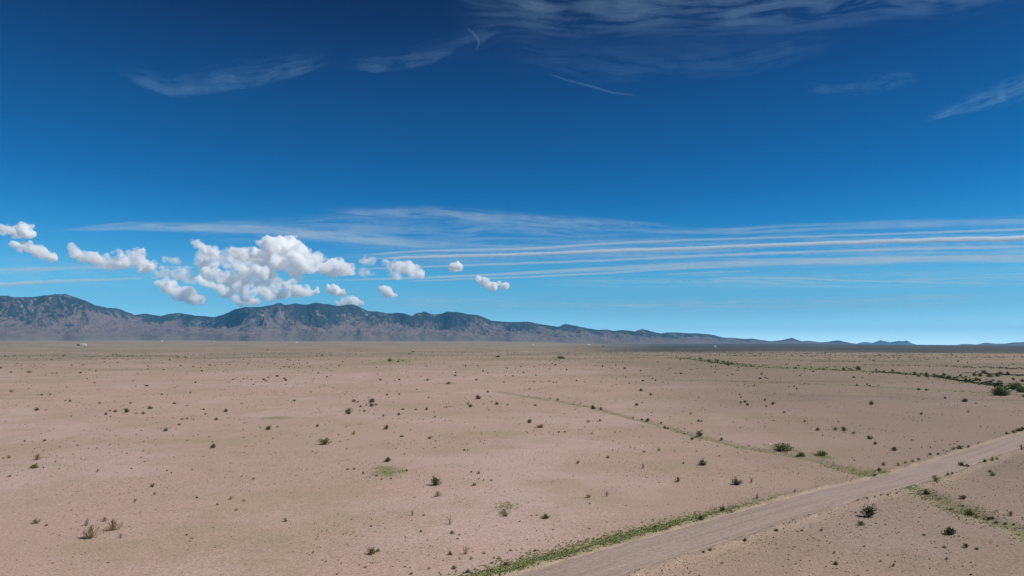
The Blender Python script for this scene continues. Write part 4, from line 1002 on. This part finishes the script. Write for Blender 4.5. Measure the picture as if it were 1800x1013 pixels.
cumulus('thin grey veil linking the cloud banks over the highest peaks', [(280, 300, 60), (380, 330, 70), (480, 320, 70), (600, 340, 80), (720, 350, 80), (820, 330, 70), (340, 480, 70), (450, 540, 80), (560, 500, 90), (680, 510, 90), (800, 530, 80), (900, 520, 70), (300, 400, 60), (900, 650, 60), (700, 690, 50), (1280, 300, 50), (1330, 330, 50), (1100, 480, 50)], 300, 390, 5, 26200, 44, CLOUD_THIN, 50)
cumulus('small rounded white cloud to the side of the low cloud bank', [(1390, 600, 36), (1440, 598, 46), (1490, 615, 38), (1530, 628, 20)], 300, 390, 5, 24000, 5, vox=32)
cumulus('low white cloud peeping over the ridge behind the highest peaks', [(1470, 712, 34), (1520, 702, 36), (1590, 695, 40), (1640, 700, 34), (1670, 712, 24)], 300, 390, 5, 26500, 6, vox=36)
cumulus('small puffy cloud tilted towards the contrails', [(285, 335, 26), (310, 352, 36), (345, 368, 36), (385, 388, 36), (420, 396, 22), (270, 385, 22), (465, 407, 12), (240, 345, 18)], 600, 350, 3, 24500, 7, vox=36)
cumulus('faint shredded cloud between the largest cumulus and a small puffy cloud', [(120, 322, 22), (145, 330, 26), (165, 325, 18), (130, 385, 24), (155, 390, 16), (265, 402, 24), (300, 408, 18)], 600, 350, 3, 24500, 8, CLOUD_THIN, 40)
cumulus('tiny lone cloud puff beneath the double contrail', [(590, 362, 16), (605, 366, 22), (622, 373, 13)], 600, 350, 3, 24500, 9, vox=28)
cumulus('small two lobed cloud crossing the lowest contrail', [(735, 428, 20), (755, 440, 24), (785, 455, 24), (815, 458, 16), (845, 452, 22), (862, 458, 12)], 600, 350, 3, 24500, 10, vox=30)
cumulus('tiny slanting cloud just above the long ridge', [(205, 468, 12), (225, 485, 16), (245, 495, 20), (265, 502, 18), (280, 510, 10)], 600, 350, 3, 26500, 11, vox=28)
cumulus('small grey white cloud highest of the far group', [(20, 135, 36), (60, 140, 34), (105, 150, 44), (170, 142, 44), (200, 168, 30), (150, 170, 30)], 0, 370, 4, 25000, 12, vox=36)
cumulus('smooth elongated white cloud beneath the highest small cloud', [(105, 240, 24), (150, 258, 38), (210, 268, 44), (270, 285, 44), (320, 305, 38), (365, 318, 22)], 0, 370, 4, 24500, 13, vox=36)
cumulus('wide wavy white cloud over the dip between two mountains', [(508, 262, 24), (540, 298, 40), (595, 318, 44), (655, 338, 44), (720, 358, 52), (765, 380, 46), (830, 325, 38), (890, 318, 32), (990, 300, 38), (945, 335, 44), (880, 372, 44), (1000, 372, 50), (1075, 395, 34), (1125, 402, 16), (1010, 420, 30)], 0, 370, 4, 24800, 14)
cumulus('bright compact white cloud low over the dip in the range', [(1150, 512, 40), (1200, 542, 56), (1260, 578, 56), (1320, 606, 50), (1385, 630, 36), (1305, 562, 30), (1415, 640, 16)], 0, 370, 4, 23800, 15)
cumulus('thin flat grey cloud beside the sloping cloud bank', [(1180, 350, 26), (1230, 352, 32), (1280, 358, 24), (1260, 440, 44), (1320, 450, 50), (1200, 450, 44), (1140, 440, 34), (1080, 450, 34), (1330, 500, 34)], 0, 370, 4, 25200, 16, CLOUD_THIN, 44)

# ------------------------------------------------------------------ cirrus and contrails: ice cloud high above the haze
ALT = 7500.0
ICE_GAIN = 2.4
def ice(name, density, high=False):
    return cloud_material(name, density * ICE_GAIN, tintc=(.50, .78, 1.0) if high else (.86, .95, 1.0))
def at_alt(px, py, alt=ALT):
    d = ray(px, py); k = (alt - CAM_H) / d[2]
    return np.array((d[0] * k, d[1] * k))

def interp_line(pts, n):
    p = np.array(pts, float); s = np.linspace(p[0, 0], p[-1, 0], n) if (np.diff(p[:, 0]) > 0).all() else None
    if s is not None:
        return np.c_[s, np.interp(s, p[:, 0], p[:, 1])]
    return resample(pts, n)

def cirrus(label, top, bot, tau, seed, nu=220, nw=46, along=7.0, across=2.2, sharp=.5, T=120.0, alt=ALT, skew=0.5, amp=1.0):
    """a thin sheet of ice cloud whose depth, not its edge, makes it fade out"""
    A = interp_line(top, nu); B = interp_line(bot, nu)
    U = np.linspace(0, 1, nw)
    PX = A[:, None, 0] * (1 - U) + B[:, None, 0] * U; PY = A[:, None, 1] * (1 - U) + B[:, None, 1] * U
    c, s = math.cos(PITCH), math.sin(PITCH)
    dx = (PX - 900) / FPX; dz = -(PY - 506.5) / FPX
    dy2 = c - dz * s; dz2 = s + dz * c
    k = (alt - CAM_H) / dz2
    X, Y = dx * k, dy2 * k
    S = np.linspace(0, 1, nu)[:, None] + 0 * PX; V = U[None] + 0 * PX
    wob = .13 * fbm(S * along * .6, V * 1.2, seed + 4, 3)
    v2 = np.clip(V + wob, 0, 1)
    prof = np.where(v2 < skew, sstep(0, skew, v2), sstep(1, skew, v2)) ** 1.3
    prof = prof * sstep(0, .22, V) * sstep(1, .74, V) * sstep(0, .16, S) * sstep(1, .84, S)
    f = .55 * fbm(S * along, (V + wob) * across * 3, seed, 5, .6) + .45 * (ridged(S * along * .7, (V + wob * 1.6) * across * 2.2, seed + 8, 4) - .45)
    fil = ridged(S * along * 1.6 + 3 * wob, (V + wob * 2.2) * across * 7, seed + 15, 3)
    fine = ridged(S * along * 3.1 + 5 * wob, (V + wob * 2.6) * across * 15, seed + 25, 3)
    t = prof * np.clip(sharp - .16 + amp * (1.5 * f + .55 * (fil - .45) + .35 * (fine - .45)), 0.02, 1.5)
    t = T * t + .6
    Vt = np.c_[X.ravel(), Y.ravel(), (alt + t).ravel()]; Vb = np.c_[X.ravel(), Y.ravel(), (alt - t).ravel()]
    n = nu * nw
    i = np.arange(nu - 1)[:, None] * nw; j = np.arange(nw - 1)[None]
    F1 = np.stack([i + j, i + j + 1, i + nw + j + 1, i + nw + j], -1).reshape(-1, 4)
    F2 = F1[:, ::-1] + n
    loop = np.r_[np.arange(nw), np.arange(1, nu) * nw + nw - 1, (nu - 1) * nw + np.arange(nw - 2, -1, -1), np.arange(nu - 2, 0, -1) * nw]
    l2 = np.roll(loop, -1)
    F3 = np.stack([loop, loop + n, l2 + n, l2], -1)
    V = np.vstack([Vt, Vb]); cen = V.mean(0)
    el = math.atan2(alt, float(np.hypot(X, Y).mean()))
    o = link_mesh('cirrus_cloud', V - cen, np.vstack([F1, F2, F3])[:, ::-1], ice('ice_sheet', tau * math.sin(el) / (2 * T), el > .27), smooth=True)
    o.location = cen
    return tag(o, label, 'cloud', 'high cirrus clouds')

def contrail(label, pts, half_px, tau, seed, alt=ALT, n=340, lump=.35):
    L = interp_line(pts, n)
    k = 10; V = []
    P = np.array([at_alt(px, py, alt) for px, py in L])
    C = np.c_[P, np.full(n, alt)]
    T = np.gradient(C, axis=0); T /= np.linalg.norm(T, axis=1)[:, None]
    side = np.cross(T, (0, 0, 1.)); side /= np.linalg.norm(side, axis=1)[:, None]
    up = np.cross(side, T)
    dist = np.linalg.norm(C - (0, 0, CAM_H), axis=1)
    s = np.r_[0, np.cumsum(np.linalg.norm(np.diff(C, axis=0), axis=1))]
    hp = np.interp(np.linspace(0, 1, n), np.linspace(0, 1, len(half_px)), half_px)
    rad = hp * dist / FPX * sstep(0, .07, np.linspace(0, 1, n)).clip(.02) * sstep(1, .93, np.linspace(0, 1, n)).clip(.02 if pts[-1][0] < 1790 else 1)
    C = C + up * (rad * .22 * pn(s / 1500, s * 0 + .5, seed + 3))[:, None]
    for j in range(k):
        a = 2 * np.pi * j / k
        rr = rad * (1 + lump * fbm(s / 520 + 9 * math.cos(a), s * 0 + 3 * math.sin(a), seed, 3))
        V.append(C + side * (math.cos(a) * rr)[:, None] + up * (math.sin(a) * rr)[:, None])
    V = np.array(V).transpose(1, 0, 2).reshape(-1, 3)
    i = np.arange(n - 1)[:, None] * k; j = np.arange(k)[None]; j2 = (j + 1) % k
    F = np.stack([i + j, i + k + j, i + k + j2, i + j2], -1).reshape(-1, 4)
    fl = F.tolist() + [list(range(k)), [(n - 1) * k + q for q in range(k)][::-1]]
    cen = V.mean(0)
    o = link_mesh('contrail', V - cen, fl, ice('ice_trail', tau / (2 * float(np.median(rad))), pts[0][1] < 250), smooth=True)
    o.location = cen
    return tag(o, label, 'contrail', 'contrails across the lower sky')

def z3(*p): return [(600 + a / 3, 350 + b / 3) for a, b in p]
def z4(*p): return [(1200 + a / 3, 350 + b / 3) for a, b in p]
def z1(*p): return [(a / 4, 370 + b / 4) for a, b in p]
contrail('uppermost thin contrail with feathered wavy edge', z3((0, 300), (150, 292), (300, 281), (500, 273), (700, 268), (1000, 262), (1200, 248), (1400, 236), (1500, 231)) + z4((0, 218), (400, 206), (1000, 188), (1300, 178), (1800, 160), (1960, 154)), (1.8, 2.6, 2.2, 2.0, 2.2), .26, 1)
contrail('brightest straight contrail, second from the top', z3((100, 318), (350, 308), (600, 302), (900, 295), (1200, 283), (1500, 270)) + z4((0, 262), (500, 243), (1000, 225), (1500, 213), (1800, 208), (1960, 205)), (2.4, 3.2, 3.2, 3.6, 4.2), .66, 2)
contrail('thin contrail between the brightest one and the broad lower one', z3((0, 372), (400, 360), (800, 345), (1200, 332), (1600, 315)) + z4((0, 304), (500, 285), (1000, 270), (1800, 250), (1960, 247)), (2.0, 2.4, 2.6, 2.2, 2.0), .28, 3)
def trail_sheet(label, pts, half_px, tau, seed, sharp=.75):
    n = len(pts); h = np.interp(np.linspace(0, 1, n), np.linspace(0, 1, len(half_px)), half_px)
    o = cirrus(label, [(p[0], p[1] - k) for p, k in zip(pts, h)], [(p[0], p[1] + k) for p, k in zip(pts, h)], tau, seed, 420, 34, 16, .8, sharp, amp=.6)
    o.name = 'contrail'; o['category'] = 'contrail'; o['group'] = 'contrails across the lower sky'
    return o
trail_sheet('broad spreading contrail, lowest of the bright ones', z3((-300, 437), (0, 428), (400, 416), (700, 404), (1000, 389), (1300, 372), (1600, 358)) + z4((0, 352), (500, 334), (1000, 322), (1500, 314), (1800, 312), (2400, 309)), (2.5, 3, 4.5, 8.0, 9.5, 11, 12.0), .62, 4)
contrail('faint second strand running under the broad contrail', z3((300, 436), (700, 421), (1000, 411), (1400, 390)) + z4((0, 366), (300, 356)), (1.6, 2.2, 2.4, 2.0), .26, 5)
trail_sheet('wide faint contrail passing behind the wavy cloud over the dip', z1((-900, 450), (0, 425), (300, 412), (600, 400), (900, 398), (1500, 400)), (9, 8, 6, 4, 3), .40, 6)
contrail('thin contrail low above the dark peak', z1((-260, 530), (0, 520), (300, 505), (600, 492), (900, 481), (1050, 478)), (3, 3.2, 2.6, 2), .24, 7)
contrail('faint short contrail under the broad one', z4((-100, 398), (150, 388), (380, 380)), (1.5, 2.2, 1.5), .15, 8)
contrail('faint hair thin contrail low in the clear sky', z4((150, 414), (600, 418), (850, 430), (1200, 438), (1650, 445)), (1.2, 1.6, 1.4, 1.2), .16, 9)
contrail('short slanting cirrus streak like a broken contrail high in the blue', [(960, 129), (994, 140), (1036, 151), (1078, 163), (1122, 168)], (1.2, 2.0, 2.2, 1.6), .032, 10, n=160)

cirrus('long pale cirrus band above the cumulus clouds', [(90, 404), (230, 386), (330, 388), (450, 392), (600, 398), (780, 424)], [(90, 409), (230, 409), (330, 413), (450, 416), (600, 432), (780, 446)], .42, 21, sharp=.55, along=5)
cirrus('soft wide cirrus veil arching over the contrails', [(560, 360), (750, 356), (900, 366), (1050, 376), (1220, 392)], [(560, 384), (750, 392), (900, 404), (1050, 416), (1220, 424)], .24, 22, sharp=.38, along=6)
cirrus('faint cirrus veil just above the uppermost contrail', [(1080, 398), (1300, 396), (1500, 384), (1800, 376), (1960, 374)], [(1080, 414), (1300, 416), (1500, 408), (1800, 402), (1960, 400)], .32, 23, sharp=.45, along=5)
cirrus('thin wash of cirrus behind the cumulus clouds', [(-60, 440), (200, 440), (500, 430), (800, 430), (1000, 445)], [(-60, 520), (200, 515), (500, 500), (800, 490), (1000, 480)], .16, 24, sharp=.30, along=6)
cirrus('faint level cirrus streaks low over the ridge', [(600, 512), (800, 512), (1100, 520), (1500, 515), (1800, 505)], [(600, 548), (800, 552), (1100, 556), (1500, 552), (1800, 545)], .36, 25, sharp=.25, along=5, across=4)
cirrus('small feathery cirrus patch under the broad contrail', [(1230, 486), (1330, 480), (1400, 488), (1460, 494)], [(1230, 500), (1330, 506), (1400, 508), (1460, 504)], .30, 26, sharp=.35, along=3)
cirrus('brightest high cirrus sheet, combed into pale streaks', [(760, -90), (1000, -90), (1200, -90), (1450, -100), (1850, -120)], [(800, 105), (1000, 110), (1150, 98), (1300, 108), (1450, 82), (1850, 36)], .20, 127, 360, 110, 4.2, 1.8, .34, skew=.42)
cirrus('faint veil hanging beneath the brightest high cirrus', [(860, 40), (1100, 40), (1300, 55), (1500, 40)], [(880, 150), (1100, 175), (1300, 150), (1500, 100)], .045, 28, 240, 60, 3.5, 1.8, .30)
cirrus('curved sickle shaped cirrus wisp far from the brightest sheet', [(200, 104), (256, 112), (300, 118), (350, 108), (405, 88), (460, 78), (515, 76), (590, 80)], [(200, 138), (256, 160), (300, 177), (350, 179), (405, 172), (460, 160), (515, 144), (590, 118)], .085, 29, 260, 60, 4, 1.6, .38, skew=.78)
cirrus('long curved cirrus wisp ending in a small hook', [(606, 86), (650, 82), (700, 76), (760, 62), (810, 44), (850, 30), (890, 14)], [(606, 130), (650, 132), (700, 130), (760, 120), (810, 104), (850, 92), (890, 74)], .080, 30, 240, 60, 3, 1.4, .36, skew=.8)
contrail('small bent hook of cirrus at the tip of the curved wisp', [(836, 88), (842, 78), (840, 68), (832, 58), (820, 50)], (1.2, 2.0, 2.2, 1.6), .022, 31, n=80)
cirrus('small swirling cirrus tuft in the deep blue', [(1410, 140), (1480, 142), (1520, 128), (1570, 112), (1620, 122)], [(1410, 170), (1480, 174), (1520, 176), (1570, 166), (1620, 150)], .085, 32, 200, 50, 3.5, 1.6, .26)
cirrus('bright slanting cirrus plume with feathered top', [(1620, 200), (1680, 172), (1740, 140), (1800, 112), (1880, 84)], [(1620, 219), (1680, 207), (1740, 198), (1800, 190), (1880, 176)], .15, 33, 220, 60, 3.5, 1.8, .34, skew=.7)
cirrus('wide streaked veil of cirrus lying behind the contrails', [(560, 392), (800, 400), (1100, 396), (1400, 388), (1800, 380), (2050, 376)], [(560, 470), (800, 478), (1100, 486), (1400, 488), (1800, 478), (2050, 470)], .38, 51, 320, 90, 4, 6, .30, amp=1.1)
cirrus('pale hazy cirrus streaks under the broad contrail', [(900, 476), (1200, 470), (1500, 466), (1800, 462), (2050, 460)], [(900, 515), (1200, 520), (1500, 518), (1800, 512), (2050, 508)], .36, 52, 280, 60, 4, 5, .26)
cirrus('soft wide bright veil above the domed cumulus top', [(300, 380), (500, 372), (700, 358), (900, 362), (1120, 380)], [(300, 430), (500, 445), (700, 452), (900, 442), (1120, 432)], .22, 53, 300, 70, 4, 3, .30)
